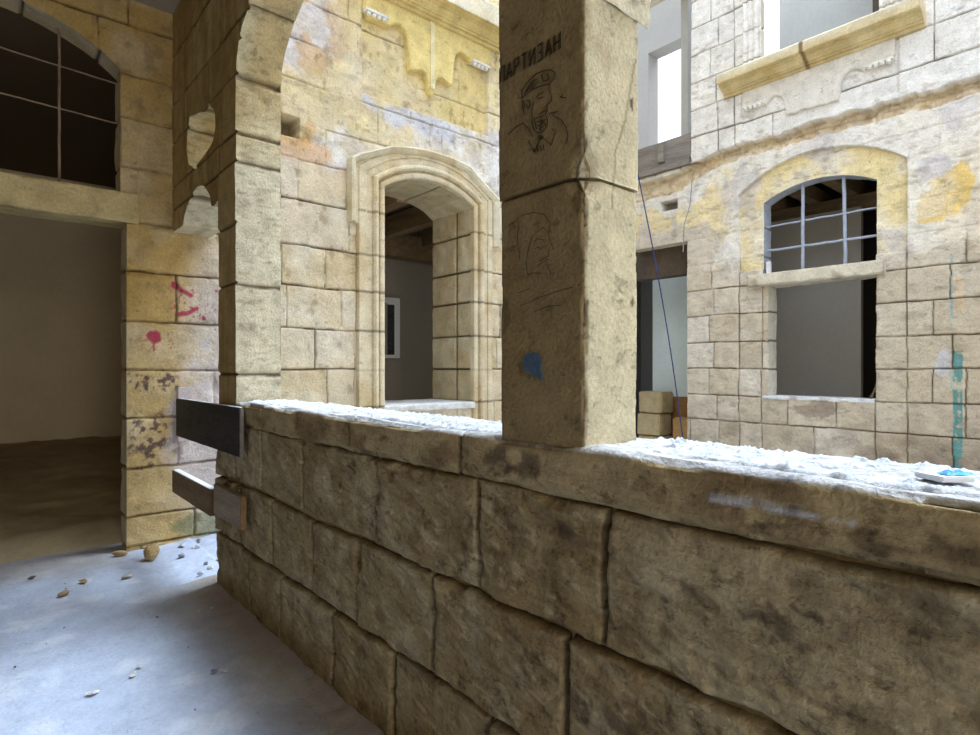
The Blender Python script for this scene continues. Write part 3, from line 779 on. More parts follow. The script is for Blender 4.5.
# lettering ПАРТИЗАН, outlined slanting capitals
glyph = {'П': [[(0, 0), (0, 1), (.8, 1), (.8, 0)]], 'А': [[(0, 0), (.4, 1), (.8, 0)], [(.15, .35), (.65, .35)]],
         'Р': [[(0, 0), (0, 1), (.7, 1), (.7, .5), (0, .5)]], 'Т': [[(0, 1), (.8, 1)], [(.4, 1), (.4, 0)]],
         'И': [[(0, 1), (0, 0), (.8, 1), (.8, 0)]], 'З': [[(0, 1), (.7, 1), (.7, .55), (.25, .5), (.7, .45), (.7, 0), (0, 0)]],
         'Н': [[(0, 0), (0, 1)], [(.8, 0), (.8, 1)], [(0, .5), (.8, .5)]]}
strokes = []
yL, zbL = 1.193, 1.892; yR, zbR = .962, 1.912      # baseline ends on the stone
def tpos(s, v): 
    return (XS - .0015, 1.203 + (.972 - 1.203) * s, 2.081 + .004 * s + v * .041)
for k, ch in enumerate('ПАРТИЗАН'):
    for st in glyph[ch]:
        for ox, oz in ((0, 0), (.2, .05)):
            strokes.append([tpos((k + .08 + (px + ox) * .78) / 8, pz + oz) for px, pz in st])
g1 = tubes('graffiti_lettering', strokes, .0012, M_graf); note(g1, 'dark scratched capital letters reading ПАРТИЗАН')
def zz1(pts, ox, oy, s): return [rayx(ox + x / s, oy + y / s, XS) for x, y in pts]
face1 = [[(180, 385), (182, 345), (200, 310), (230, 275), (262, 248), (300, 230), (340, 224), (366, 240), (362, 270), (340, 303)],
         [(180, 388), (215, 352), (260, 326), (300, 312), (338, 304)], [(192, 365), (235, 290)], [(205, 350), (255, 275)], [(222, 340), (270, 270)], [(240, 330), (275, 285)],
         [(290, 250), (300, 290), (330, 280)], [(320, 245), (335, 275)],
         [(338, 304), (332, 335), (346, 370), (348, 402), (325, 418), (318, 432)], [(262, 382), (280, 362), (302, 350)], [(270, 390), (300, 378)], [(318, 432), (325, 452), (300, 462), (275, 478)],
         [(325, 452), (312, 480), (325, 505), (322, 545), (300, 575), (270, 582), (248, 565), (236, 520), (238, 455), (246, 405)],
         [(205, 400), (222, 395), (228, 425), (214, 445), (204, 420)], [(184, 395), (184, 440), (196, 472)], [(190, 400), (195, 440)],
         [(255, 500), (300, 485)], [(262, 520), (318, 505)], [(270, 545), (300, 520), (318, 540)], [(280, 560), (300, 545)], [(250, 490), (262, 560)], [(290, 500), (285, 570)],
         [(105, 588), (140, 552), (186, 525), (216, 555), (242, 602)], [(365, 488), (402, 508), (430, 548), (441, 600), (432, 645)], [(216, 626), (252, 690), (290, 602), (346, 650), (372, 572), (352, 560)],
         [(275, 595), (300, 600), (292, 615), (276, 608), (275, 595)], [(262, 655), (272, 685)], [(280, 650), (290, 682)], [(300, 648), (306, 680)], [(340, 470), (380, 460), (350, 485)], [(395, 378), (430, 384)], [(400, 385), (410, 365)]]
g2 = tubes('scratched_portrait', [zz1(p, 490, 30, 5.65) for p in face1], .0011, M_graf); note(g2, 'thin line drawing of a bearded man in a beret')
face2 = [[(75, 118), (110, 90), (150, 78), (190, 86), (211, 116), (203, 150), (186, 130), (150, 160), (136, 200), (126, 250), (131, 296)], [(100, 110), (96, 170), (104, 240)],
         [(203, 150), (212, 182), (222, 206), (202, 214), (205, 232), (172, 248)], [(150, 182), (170, 170), (190, 176)], [(158, 205), (168, 200), (176, 206)], [(168, 263), (204, 242), (198, 256), (205, 275), (213, 294)],
         [(131, 296), (150, 290), (180, 292)], [(105, 406), (160, 382), (230, 356), (290, 340)], [(100, 360), (140, 345)], [(155, 426), (200, 408), (246, 404)]]
g3 = tubes('scratched_profile', [zz1(p, 490, 190, 3.5) for p in face2], .0009, M_graf); note(g3, 'faint line drawing of a face in profile')
def patch(name, pts, thick, mat):
    """thin crust of paint lying on the stone face x = const"""
    bm = bmesh.new(); vs = [bm.verts.new(p) for p in pts]; f = bm.faces.new(vs)
    r = bmesh.ops.extrude_face_region(bm, geom=[f]); 
    for v in [g for g in r['geom'] if isinstance(g, bmesh.types.BMVert)]: v.co.x -= thick
    bmesh.ops.recalc_face_normals(bm, faces=bm.faces)
    me = bpy.data.meshes.new(name); bm.to_mesh(me); bm.free(); me.materials.append(mat)
    o = bpy.data.objects.new(name, me); COL.objects.link(o); return o
sm = [(118, 585), (128, 572), (150, 568), (168, 575), (178, 600), (176, 630), (184, 662), (178, 668), (168, 648), (150, 655), (140, 640), (122, 632), (115, 610)]
g4 = patch('paint_smudge', [(XA + .001, p[1], p[2]) for p in zz1(sm, 490, 190, 3.5)], .0045, M_bluepaint); note(g4, 'blue grey paint smudge')
adopt(pil, g1, g2, g3, g4)
# pillar behind the camera between the next bays
p3 = stone_bar('stone_pillar', 'z', XA, XB - .01, -2.62, -2.3, 1.105, 2.9, .012, .03, .03, pil_disp(660), stone_color((196, 180, 142), (212, 200, 168), 661), M_near)
tag(p3, 'plain square limestone pillar on the parapet behind the camera', 'pillar')

# ------------------------------------------------------------------ floors, ceiling, inner gallery wall
def ground(name, x0, x1, y0, y1, res, hfun, cfun, mat):
    X = np.arange(x0, x1 + res / 2, res); Y = np.arange(y0, y1 + res / 2, res)
    xx, yy = np.meshgrid(X, Y, indexing='ij'); z = hfun(xx, yy); c = cfun(xx, yy)
    n, m = xx.shape; idx = np.arange(n * m).reshape(n, m)
    F = np.stack([idx[:-1, :-1], idx[1:, :-1], idx[1:, 1:], idx[:-1, 1:]], -1).reshape(-1, 4)
    return make_mesh(name, np.stack([xx, yy, z], -1).reshape(-1, 3), F, c.reshape(-1, 3), mat)
def fl_h(x, y):
    h = (fbm(x * 2, y * 2, seed=701, o=4) - .5) * .012 + (fbm(x * 14, y * 14, seed=702, o=4) - .5) * .006
    h -= .008
    h += (1 - ss(0, .16, XA - x)) * .02 * fbm(x * 9, y * 9, seed=704) * (x < 1.2) + ss(1.0, 1.3, x) * ss(3.9, 4.2, y) * .03 * fbm(x * 12, y * 12, seed=705, o=5)
    return h
def fl_c(x, y):
    c = mixc(lin(176, 184, 202), lin(198, 206, 222), fbm(x * 2.5, y * 2.5, seed=711, o=6))
    c = mixc(c, lin(222, 224, 230), ss(.55, .75, fbm(x * 6, y * 6, seed=712, o=6)) * .5)
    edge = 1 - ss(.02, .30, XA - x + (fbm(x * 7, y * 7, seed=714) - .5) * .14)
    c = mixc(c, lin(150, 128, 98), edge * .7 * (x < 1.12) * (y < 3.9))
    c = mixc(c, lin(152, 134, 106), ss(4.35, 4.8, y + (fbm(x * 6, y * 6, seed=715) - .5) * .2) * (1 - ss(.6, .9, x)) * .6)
    return c
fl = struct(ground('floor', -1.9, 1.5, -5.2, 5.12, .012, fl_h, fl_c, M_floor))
def cy_h(x, y): return -.01 + (fbm(x * 4, y * 4, seed=721, o=5) - .5) * .03
def cy_c(x, y):
    c = mixc(lin(196, 192, 184), lin(220, 218, 212), fbm(x * 2, y * 2, seed=722, o=5))
    return mixc(c, lin(120, 130, 90), ss(.6, .7, fbm(x * 1.5, y * 1.5, seed=723, o=5)) * .6)
cy = ground('ground_courtyard', 1.5, 6.9, -6.5, 4.85, .04, cy_h, cy_c, M_floor); struct(cy)
ceil = struct(quad_slab('ceiling', -1.9, XA + .02, -5.0, YB, 3.93, 4.15, M_plaster, col=(176, 168, 150)))
wi = quad_slab('wall_inner', -1.9, -1.65, -5.0, YB, 0, 3.95, M_plaster, col=(140, 120, 88)); struct(wi)

# ------------------------------------------------------------------ generic boxes for boards, slabs, beams
def board(name, size, mat, loc=(0, 0, 0), rot=(0, 0, 0), bev=.004, cuts=8, amp=.002, seed=0, parent=None, col=None):
    bm = bmesh.new(); bmesh.ops.create_cube(bm, size=1)
    for v in bm.verts: v.co = Vector((v.co.x * size[0], v.co.y * size[1], v.co.z * size[2]))
    if bev: bmesh.ops.bevel(bm, geom=list(bm.edges), offset=bev, segments=2, affect='EDGES')
    if cuts: bmesh.ops.subdivide_edges(bm, edges=[e for e in bm.edges if e.calc_length() > max(size) / 6], cuts=cuts, use_grid_fill=True)
    bm.normal_update()
    for v in bm.verts:
        n = mnoise.fractal(v.co * 9 + Vector((seed * 3.1, seed, 0)), 1, 2, 4)
        v.co += v.normal * n * amp
    me = bpy.data.meshes.new(name); bm.to_mesh(me); bm.free()
    for p in me.polygons: p.use_smooth = False
    if col is not None:
        ca = me.color_attributes.new('Col', 'FLOAT_COLOR', 'POINT')
        for d in ca.data: d.color = (*lin(*col), 1)
    me.materials.append(mat)
    o = bpy.data.objects.new(name, me); COL.objects.link(o); o.location = loc; o.rotation_euler = rot
    if parent: o.parent = parent; 
    return o
def bx(name, x0, x1, y0, y1, z0, z1, mat, **k):
    return board(name, (x1 - x0, y1 - y0, z1 - z0), mat, ((x0 + x1) / 2, (y0 + y1) / 2, (z0 + z1) / 2), **k)

# doorway at the gallery end
door_lintel = stone_bar('door_lintel', 'x', YB - .02, YB + .26, 2.335, 2.548, -.98, .862, .012, .012, .012, rough_disp(.012, 9, 31, .02), stone_color((206, 182, 128), (222, 202, 152), 32), M_stone)
tag(door_lintel, 'pale stone lintel slab across the dark doorway under the barred transom', 'lintel')
def grille(name, label, verts, hors, r, mat, plane, val):
    t = thing(name, label, 'window grille', (0, 0, 0))
    f = (lambda u, z: (u, val, z)) if plane == 'y' else (lambda u, z: (val, u, z))
    for pl, rr in verts: adopt(t, tubes('vertical_bar', [[f(*p) for p in pl]], rr, mat, seg=8))
    for pl, rr in hors: adopt(t, tubes('horizontal_bar', [[f(*p) for p in pl]], rr, mat, seg=8))
    return t
def wav(p, q, n=14, a=.0015, s=0):
    rn = random.Random(s); return [(p[0] + (q[0] - p[0]) * i / n + rn.uniform(-a, a), p[1] + (q[1] - p[1]) * i / n + rn.uniform(-a, a)) for i in range(n + 1)]
k_ = 4.97 / 4.85
grille('transom_grille', 'thin rusty iron bars in the dark arched transom above the doorway', [(wav((.412, 2.53), (.412, 3.66), s=1), .009), (wav((-.38, 2.53), (-.38, 3.66), s=2), .009)],
       [(wav((-.78, 3.43), (.78, 3.35), 30, s=3), .006), (wav((-.78, 3.12), (.78, 3.065), 30, s=4), .006)], 0, M_iron, 'y', 4.97)

# dark room beyond that doorway
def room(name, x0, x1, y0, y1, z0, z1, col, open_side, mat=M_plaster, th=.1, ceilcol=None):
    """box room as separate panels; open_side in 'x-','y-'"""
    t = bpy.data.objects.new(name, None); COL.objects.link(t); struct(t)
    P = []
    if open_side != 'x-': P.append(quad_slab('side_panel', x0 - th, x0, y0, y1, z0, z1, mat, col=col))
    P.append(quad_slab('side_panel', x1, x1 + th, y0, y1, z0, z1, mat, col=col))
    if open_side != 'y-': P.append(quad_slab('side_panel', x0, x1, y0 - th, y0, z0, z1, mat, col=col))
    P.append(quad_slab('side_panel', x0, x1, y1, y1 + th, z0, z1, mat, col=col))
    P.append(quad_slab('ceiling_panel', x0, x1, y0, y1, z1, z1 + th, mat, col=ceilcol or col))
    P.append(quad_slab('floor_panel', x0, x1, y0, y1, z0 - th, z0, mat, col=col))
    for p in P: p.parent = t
    return t
room('wall_storeroom', -1.6, 1.7, YB + .27, 9.3, -.03, 3.73, (226, 208, 172), 'y-', ceilcol=(96, 82, 64))  # ceiling coloured dark to paint the shade seen through the transom
def dirt_h(x, y):
    t = (y - 5.1) / 4.2
    return ss(0, .08, t) * .10 + .30 * ss(.0, 1, t) + (fbm(x * 1.5, y * 3, seed=731, o=5) - .5) * .09 + (fbm(x * 8, y * 8, seed=732, o=4) - .5) * .03
def dirt_c(x, y): return mixc(lin(146, 126, 94), lin(190, 172, 138), fbm(x * 3, y * 5, seed=733, o=6))
dd = ground('earth_heap', -1.58, 1.68, 5.11, 9.28, .04, dirt_h, dirt_c, M_floor)
tag(dd, 'brown heap of earth and rubble filling the floor of the dark room', 'earth', kind='stuff')

# ------------------------------------------------------------------ boards closing the narrow opening
bb = thing('black_board', 'black painted board fixed across the narrow opening beside the arch pier', 'board', (1.05, 4.0, .94))
b1 = board('panel', (.022, 1.33, .262), M_dark_board, (1.050, 3.885, .956), (0, 0, 0), .004, 10, .0015, 3)
b2 = board('lit_end_strip', (.021, .012, .262), M_wood_grey, (1.050, 3.214, .956), (0, 0, 0), .005, 2, .002, 4)  # paler strip painting the lit end face of the board
b3 = board('dusty_top_edge', (.018, 1.31, .005), M_paper, (1.050, 3.88, 1.089), (0, 0, 0), .002, 8, .002, 5)
adopt(bb, b1, b2, b3)
pt = board('wooden_post', (.10, .045, .40), M_post, (1.155, 4.805, .955), (0, 0, 0), .005, 4, .003, 6); tag(pt, 'pale stained wooden post end behind the black board', 'post')
wp = thing('wooden_plank', 'brown plank with a dusty top edge below the black board, against the far wall', 'plank', (1.065, 4.21, .49))
adopt(wp, board('plank_body', (.05, .91, .16), M_wood, (1.065, 4.21, .49), (0, 0, 0), .004, 6, .002, 7), board('dusty_top_edge', (.042, .89, .005), M_paper, (1.065, 4.21, .571), (0, 0, 0), .002, 6, .001, 11))
wb = thing('wooden_block', 'short thick weathered wood block under the black board, against the parapet end', 'wood block', (1.05, 3.58, .49))
adopt(wb, board('body', (.030, .46, .18), M_wood_b, (1.048, 3.425, .535), (0, 0, 0), .005, 6, .003, 8), note(board('cut_end', (.029, .02, .178), M_woodraw, (1.048, 3.185, .535), (0, 0, 0), .004, 2, .002, 9), 'orange cut end grain'))

# ------------------------------------------------------------------ swept mouldings on a wall plane
def sweep(name, path, prof, plane, val, sgn, color, mat, closed=False, amp=.004, seed=0, res=.02, flat=True):
    # resample
    P = [path[0]]
    for a, b in zip(path[:-1], path[1:]):
        L = math.hypot(b[0] - a[0], b[1] - a[1]); k = max(1, int(L / res))
        for i in range(1, k + 1): P.append((a[0] + (b[0] - a[0]) * i / k, a[1] + (b[1] - a[1]) * i / k))
    P = np.array(P); d = np.gradient(P, axis=0); d /= np.linalg.norm(d, axis=1)[:, None] + 1e-9
    nrm = np.stack([-d[:, 1], d[:, 0]], -1)
    # mitre length
    for i in range(1, len(P) - 1):
        a = P[i] - P[i - 1]; a /= np.linalg.norm(a); b = P[i + 1] - P[i]; b /= np.linalg.norm(b)
        cs = max(.4, math.cos(math.acos(np.clip(a @ b, -1, 1)) / 2)); nrm[i] /= cs
    n, m = len(P), len(prof)
    pr = np.array(prof)
    uu = P[:, 0][:, None] + nrm[:, 0][:, None] * pr[None, :, 0]; zz = P[:, 1][:, None] + nrm[:, 1][:, None] * pr[None, :, 0]
    hh = np.repeat(pr[None, :, 1], n, 0) + (fbm(uu * 9, zz * 9, seed=seed, o=5) - .5) * amp
    if plane == 'y': V = np.stack([uu, val + sgn * hh, zz], -1)
    else: V = np.stack([val + sgn * hh, uu, zz], -1)
    idx = np.arange(n * m).reshape(n, m)
    F = [np.stack([idx[:-1, :-1], idx[1:, :-1], idx[1:, 1:], idx[:-1, 1:]], -1).reshape(-1, 4)]
    c = color(uu.ravel(), zz.ravel(), hh.ravel())
    o = make_mesh(name, V.reshape(-1, 3), np.concatenate(F), c, mat)
    if flat: o.data.polygons.foreach_set('use_smooth', np.zeros(len(o.data.polygons), bool))
    # end caps
    bm = bmesh.new(); bm.from_mesh(o.data); bm.verts.ensure_lookup_table()
    for r in (0, n - 1):
        try: bm.faces.new([bm.verts[int(i)] for i in idx[r]])
        except Exception: pass
    bmesh.ops.recalc_face_normals(bm, faces=bm.faces); bm.to_mesh(o.data); bm.free()
    return o
def mcol(c1, c2, seed, lv=None):
    c1 = lin(*c1); c2 = lin(*c2)
    def fn(u, z, h):
        c = mixc(c1, c2, fbm(u * 3, z * 3, seed=seed, o=5))
        c = mixc(c, lin(196, 168, 110), ss(.5, .7, fbm(u * 5, z * 2, seed=seed + 1, o=5)) * .45)
        if lv is not None:
            J = np.zeros_like(z)
            for l in lv: J = np.maximum(J, 1 - ss(.003, .011, np.abs(z - l)))
            c = mixc(c, lin(80, 62, 42), J * .8)
        return c
    return fn
# window_1: moulded surround (path runs outside-in: normal to the left of travel = away from the opening)
w1 = bpy.data.objects.new('window_1', None); COL.objects.link(w1); w1.location = (3.4, YB, .93); struct(w1)
arcp = arc(2.867, 3.95, 3.0, 3.17, 20)                       # right to left
path = [(3.95, .72), (3.95, 3.0)] + arcp[1:-1] + [(2.867, 3.0), (2.867, .72)]
path = [(u, z) for u, z in path][::-1]                        # left bottom -> up -> right bottom
prof = [(.0, -.01), (.0, .05), (.012, .062), (.035, .066), (.05, .058), (.055, .03), (.07, .03), (.075, .07), (.09, .088), (.11, .088), (.125, .07), (.13, .038), (.20, .034), (.20, .05), (.262, .046), (.27, .02), (.27, -.03)]
LVW = [.583, .94, 1.288, 1.641, 2.003, 2.345, 2.735]
a1 = sweep('architrave', path, prof, 'y', YB, -1, mcol((214, 198, 166), (230, 218, 190), 801, LVW), M_stone, seed=802)
lab = [(2.535, 2.62), (2.535, 3.17), (2.60, 3.215), (2.93, 3.36)] + [(x, z) for x, z in arc(2.93, 3.95, 3.36, 3.42, 12)[::-1]][1:-1] + [(3.95, 3.31), (4.25, 3.12), (4.25, 2.62)]
a2 = sweep('hood_mould', lab, [(-.03, -.02), (-.03, .06), (-.015, .085), (.012, .105), (.03, .095), (.032, -.02)], 'y', YB, -1, mcol((214, 202, 170), (230, 222, 202), 805), M_stone, seed=806)
# flat band filling between architrave and hood
fil = [(2.60, 2.62), (2.60, 3.17), (2.93, 3.31)] + [(x, z) for x, z in arc(2.93, 3.95, 3.31, 3.37, 10)[::-1]][1:-1] + [(3.95, 3.26), (4.2, 3.10), (4.2, 2.62)]
a3 = sweep('frieze_band', fil, [(.04, -.02), (.04, .035), (-.16, .035), (-.16, -.02)], 'y', YB, -1, mcol((216, 200, 166), (230, 216, 184), 808), M_stone, seed=809)
sill_d = rough_disp(.01, 10, 811, .012)
s1 = stone_bar('sill', 'x', YB - .06, YB + .72, .875, .945, 2.84, 4.00, .012, .015, .015, sill_d, stone_color((214, 212, 208), (232, 230, 228), 812, (170, 160, 140)), M_stone)
adopt(w1, a1, a2, a3, s1)
# ledge / cornice over window_1 with carved apron
def ledge(name, u0, u1, zb, zt, out, plane, val, col1, col2, seed, brk=False):
    H = zt - zb
    pr = [(0, -.03), (0, .055), (.03, .055), (.03, .085), (.05, .088), (.05, .105), (.062, .12), (.078, .15), (.095, .158), (.095, .182), (.112, .186), (.112, out - .006), (.118, out), (H - .02, out + .004), (H, out - .012), (H, -.03)]
    o = sweep(name, [(u1, zb), (u0, zb)], [(-a, b) for a, b in pr], plane, val, -1, mcol(col1, col2, seed), M_stone, seed=seed + 1, amp=.010)
    me = o.data
    me.polygons.foreach_set('use_smooth', np.zeros(len(me.polygons), bool))
    ca = me.color_attributes['Col']
    pale = lin(226, 218, 198); ye = lin(*col1)
    for v, d in zip(me.vertices, ca.data):
        if v.co.z > zb + .118:
            k = .75 + .25 * mnoise.noise(v.co * 6)
            d.color = (*(ye * (1 - k) + pale * k), 1)
        u = v.co.x if plane == 'y' else v.co.y
        if abs(u - (u0 + u1) / 2 - .05) < .011 and brk: d.color = (*lin(140, 116, 80), 1)
    return o
cor = ledge('cornice', 2.45, 4.45, 4.77, 5.10, .26, 'y', YB, (216, 190, 120), (232, 214, 160), 821)
half = [(.0, -.565), (.02, -.56), (.035, -.52), (.045, -.44), (.075, -.375), (.12, -.355), (.17, -.37), (.22, -.385), (.255, -.39), (.262, -.33), (.275, -.21), (.29, -.10), (.32, -.035), (.37, .0), (.42, -.005), (.47, -.04), (.505, -.07), (.51, -.06), (.72, -.06), (.74, -.02), (.77, .0), (.77, .19)]
def apron(name, c, zt, plane, val, prot, sz, col, seed, cut=None):
    pts = [(c + u, zt + z) for u, z in half] + [(c - u, zt + z) for u, z in half[::-1]][:-1]
    if cut is not None: pts = [(u, max(z, cut + .05 * mnoise.noise(Vector((u * 9, seed, 0))))) for u, z in pts]
    bm = bmesh.new()
    vs = [bm.verts.new((u, val - prot, z) if plane == 'y' else (val - prot, u, z)) for u, z in pts]
    f = bm.faces.new(vs); r = bmesh.ops.extrude_face_region(bm, geom=[f])
    for v in [g for g in r['geom'] if isinstance(g, bmesh.types.BMVert)]:
        if plane == 'y': v.co.y = val + .06
        else: v.co.x = val + .06
    bmesh.ops.recalc_face_normals(bm, faces=bm.faces)
    ed = [e for e in bm.edges if all(abs((v.co.y if plane == 'y' else v.co.x) - (val - prot)) < 1e-5 for v in e.verts)]
    bmesh.ops.bevel(bm, geom=ed, offset=.008, segments=2, affect='EDGES')
    me = bpy.data.meshes.new(name); bm.to_mesh(me); bm.free()
    ca = me.color_attributes.new('Col', 'FLOAT_COLOR', 'POINT')
    for d, v in zip(ca.data, me.vertices): d.color = (*lin(*col), 1)
    me.materials.append(M_stone)
    o = bpy.data.objects.new(name, me); COL.objects.link(o); return o
def bead_row(name, u0, u1, z, plane, val, out, n=4, col=(236, 232, 222)):
    bm = bmesh.new()
    for i in range(n):
        u = u0 + (u1 - u0) * (i + .5) / n
        p = (u, val - out, z) if plane == 'y' else (val - out, u, z)
        bmesh.ops.create_icosphere(bm, subdivisions=2, radius=.024, matrix=Matrix.Translation(p))
    u = (u0 + u1) / 2
    p = (u, val - out * .4, z + .022) if plane == 'y' else (val - out * .4, u, z + .022)
    sc = (u1 - u0 + .02, .09, .022) if plane == 'y' else (.09, u1 - u0 + .02, .022)
    bmesh.ops.create_cube(bm, size=1, matrix=Matrix.Translation(p) @ Matrix.Diagonal((*sc, 1)))
    me = bpy.data.meshes.new(name); bm.to_mesh(me); bm.free()
    ca = me.color_attributes.new('Col', 'FLOAT_COLOR', 'POINT')
    for d in ca.data: d.color = (*lin(*col), 1)
    me.materials.append(M_stone)
    o = bpy.data.objects.new(name, me); COL.objects.link(o); return o
t1 = bpy.data.objects.new('trim_1', None); COL.objects.link(t1); struct(t1); t1.location = (3.43, YB, 4.6)
ap1 = apron('carved_apron', 3.43, 4.61, 'y', YB, .02, 1, (232, 210, 142), 31)
adopt(t1, cor, ap1, bead_row('bead_row', 2.68, 2.90, 4.575, 'y', YB, .03), bead_row('bead_row', 3.95, 4.16, 4.535, 'y', YB, .03),
      quad_slab('centre_fillet', 3.405, 3.455, YB - .034, YB, 4.10, 4.78, M_stone, col=(232, 218, 170)))
t2 = bpy.data.objects.new('trim_2', None); COL.objects.link(t2); struct(t2); t2.location = (XC, 2.5, 4.6)
cor2 = ledge('ledge', 1.50, 3.50, 4.56, 4.79, .24, 'x', XC, (214, 190, 136), (226, 210, 168), 831, True)
ap2 = apron('carved_apron', 2.52, 4.40, 'x', XC, .03, 1, (230, 223, 212), 33, cut=4.13)
adopt(t2, cor2, ap2, bead_row('bead_row', 3.05, 3.26, 4.345, 'x', XC, .05), bead_row('bead_row', 1.77, 1.99, 4.345, 'x', XC, .05))

# ------------------------------------------------------------------ window_2 in the right facade
w2 = bpy.data.objects.new('window_2', None); COL.objects.link(w2); struct(w2); w2.location = (XC, 2.5, .97)
sl = stone_bar('lintel_slab', 'y', XC - .06, XC + .28, 2.245, 2.385, 1.84, 3.21, .012, .014, .012, rough_disp(.014, 9, 841, .03), stone_color((212, 202, 178), (226, 218, 200), 842), M_stone)
s2 = stone_bar('sill', 'y', XC + .0, XC + .33, .94, .982, 1.93, 3.07, .008, .015, .015, rough_disp(.01, 9, 843, .01), stone_color((226, 226, 228), (240, 240, 242), 844), M_stone)
adopt(w2, sl, s2)
grille('window_grille', 'pale iron bars in the arched head of the facade window above the stone slab', [(wav((2.67, 2.38), (2.67, 3.36), 10, .002, 5), .019), (wav((2.24, 2.38), (2.255, 3.35), 10, .003, 6), .019)],
       [(wav((3.10, 2.955), (1.90, 2.955), 16, .004, 7), .010), (wav((3.10, 2.675), (1.90, 2.665), 16, .004, 8), .014)], 0, M_ironp, 'x', XC + .13)
tag(bx('white_batten', XC + .02, XC + .06, 2.985, 3.03, 2.385, 2.53, M_paper, bev=.003, cuts=3), 'short white batten end on the left end of the stone slab in the facade window', 'batten')
ww = None
st = thing('leaning_sticks', 'thin stained sticks leaning in the lower right corner of the facade window', 'sticks')
adopt(st, tubes('stick', [[(XC + .1, 1.99, .98), (XC + .12, 1.94, 1.16)]], .009, M_wood), tubes('stick', [[(XC + .12, 2.02, .98), (XC + .14, 1.95, 1.10)]], .007, M_bluepaint))

# rooms behind the right facade
room('wall_room_ground', XC + .33, 9.2, 1.0, 3.9, 0, 3.9, (84, 76, 68), 'x-')  # walls coloured dark to paint the deep shade beyond the partition
pn = struct(quad_slab('wall_partition', 8.0, 8.08, 2.40, 3.88, 0, 3.25, M_plaster, col=(172, 166, 156)))
beam = thing('timber_beams', 'dark broken timber joists under the ceiling behind the barred facade window', 'beams')
for i, y in enumerate((2.0, 2.45, 2.9, 3.35)):
    adopt(beam, bx('joist', 7.25, 9.1, y, y + .14, 3.42, 3.6, M_wood, seed=i))
adopt(beam, bx('cross_beam', 8.1, 8.3, 1.05, 3.88, 3.24, 3.42, M_wood, seed=9))
room('wall_room_door', XC + .36, 9.0, 4.0, 6.2, 0, 3.7, (150, 150, 148), 'x-')
pn2 = struct(quad_slab('wall_screen', 7.75, 7.83, 4.0, 5.13, .80, 3.6, M_plaster, col=(222, 230, 224)))
dl = bx('door_lintel', XC + .18, XC + .34, 4.0, 5.2, 2.54, 2.95, M_brown, cuts=6, amp=.006); tag(dl, 'dark brown boarding under the lintel of the facade doorway', 'lintel')
for i, (y0, z0) in enumerate(((4.70, .0), (4.72, .33), (4.69, .655))):
    q = bx('stone_block', 7.3, 7.62, y0, y0 + .38, z0, z0 + (.315 if i < 2 else .30), M_stone, bev=.015, cuts=4, amp=.01, col=(190, 170, 130), seed=i)
    tag(q, ['limestone block at the bottom of the stack in the facade doorway', 'middle limestone block of the stack in the facade doorway', 'top limestone block of the stack in the facade doorway'][i], 'stone block')
q = bx('stone_block', 7.35, 7.64, 4.12, 4.55, 0, .60, M_stone, bev=.02, cuts=4, amp=.012, col=(176, 140, 92), seed=8); tag(q, 'large tan stone block on the right inside the facade doorway', 'stone block')
tag(bx('brown_board', 7.68, 7.72, 4.0, 5.12, 0, .88, M_brownw, cuts=4, seed=12), 'brown board standing behind the stone blocks in the facade doorway', 'board')
# upper left opening: grey timber beam, room with a bright window beyond
ub = thing('timber_beam', 'weathered grey timber beam across the foot of the upper left opening', 'beam')
adopt(ub, bx('beam', XC - .02, XC + .3, 3.96, 4.84, 3.99, 4.30, M_wood_grey, cuts=6, amp=.006), bx('lower_board', XC - .05, XC + .25, 3.97, 4.84, 3.90, 3.985, M_wood_grey, cuts=5, amp=.006, seed=3),
      bx('cleat', XC - .07, XC - .02, 4.33, 4.42, 4.02, 4.27, M_wood_grey, cuts=2, amp=.006, seed=4))
def pierced(name, xw, y0, y1, z0, z1, a0, a1, b0, b1, col):
    t = bpy.data.objects.new(name, None); COL.objects.link(t); struct(t)
    for (p, q, r, s) in ((y0, a0, z0, z1), (a1, y1, z0, z1), (a0, a1, z0, b0), (a0, a1, b1, z1)):
        if q > p and s > r: quad_slab('wall_panel', xw, xw + .3, p, q, r, s, M_plaster, col=col, parent=t)
    return t
pierced('wall_upper_back', 8.9, 4.35, 7.0, 3.9, 9.0, 4.55, 5.98, 4.4, 6.85, (176, 172, 164))
quad_slab('wall_upper_side', 7.25, 8.9, 4.25, 4.35, 3.9, 6.9, M_plaster, col=(180, 178, 172))['kind'] = 'structure'
# upper right room
pierced('wall_upper_room', 8.3, 1.0, 4.25, 4.4, 7.6, 3.48, 4.05, 4.5, 7.2, (206, 206, 202))
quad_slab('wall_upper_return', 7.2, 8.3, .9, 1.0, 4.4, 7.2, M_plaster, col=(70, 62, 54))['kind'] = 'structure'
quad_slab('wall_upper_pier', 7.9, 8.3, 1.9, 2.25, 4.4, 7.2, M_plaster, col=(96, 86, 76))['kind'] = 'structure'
quad_slab('floor_upper', 7.18, 9.2, .9, 5.2, 3.95, 4.05, M_plaster, col=(180, 178, 172))['kind'] = 'structure'

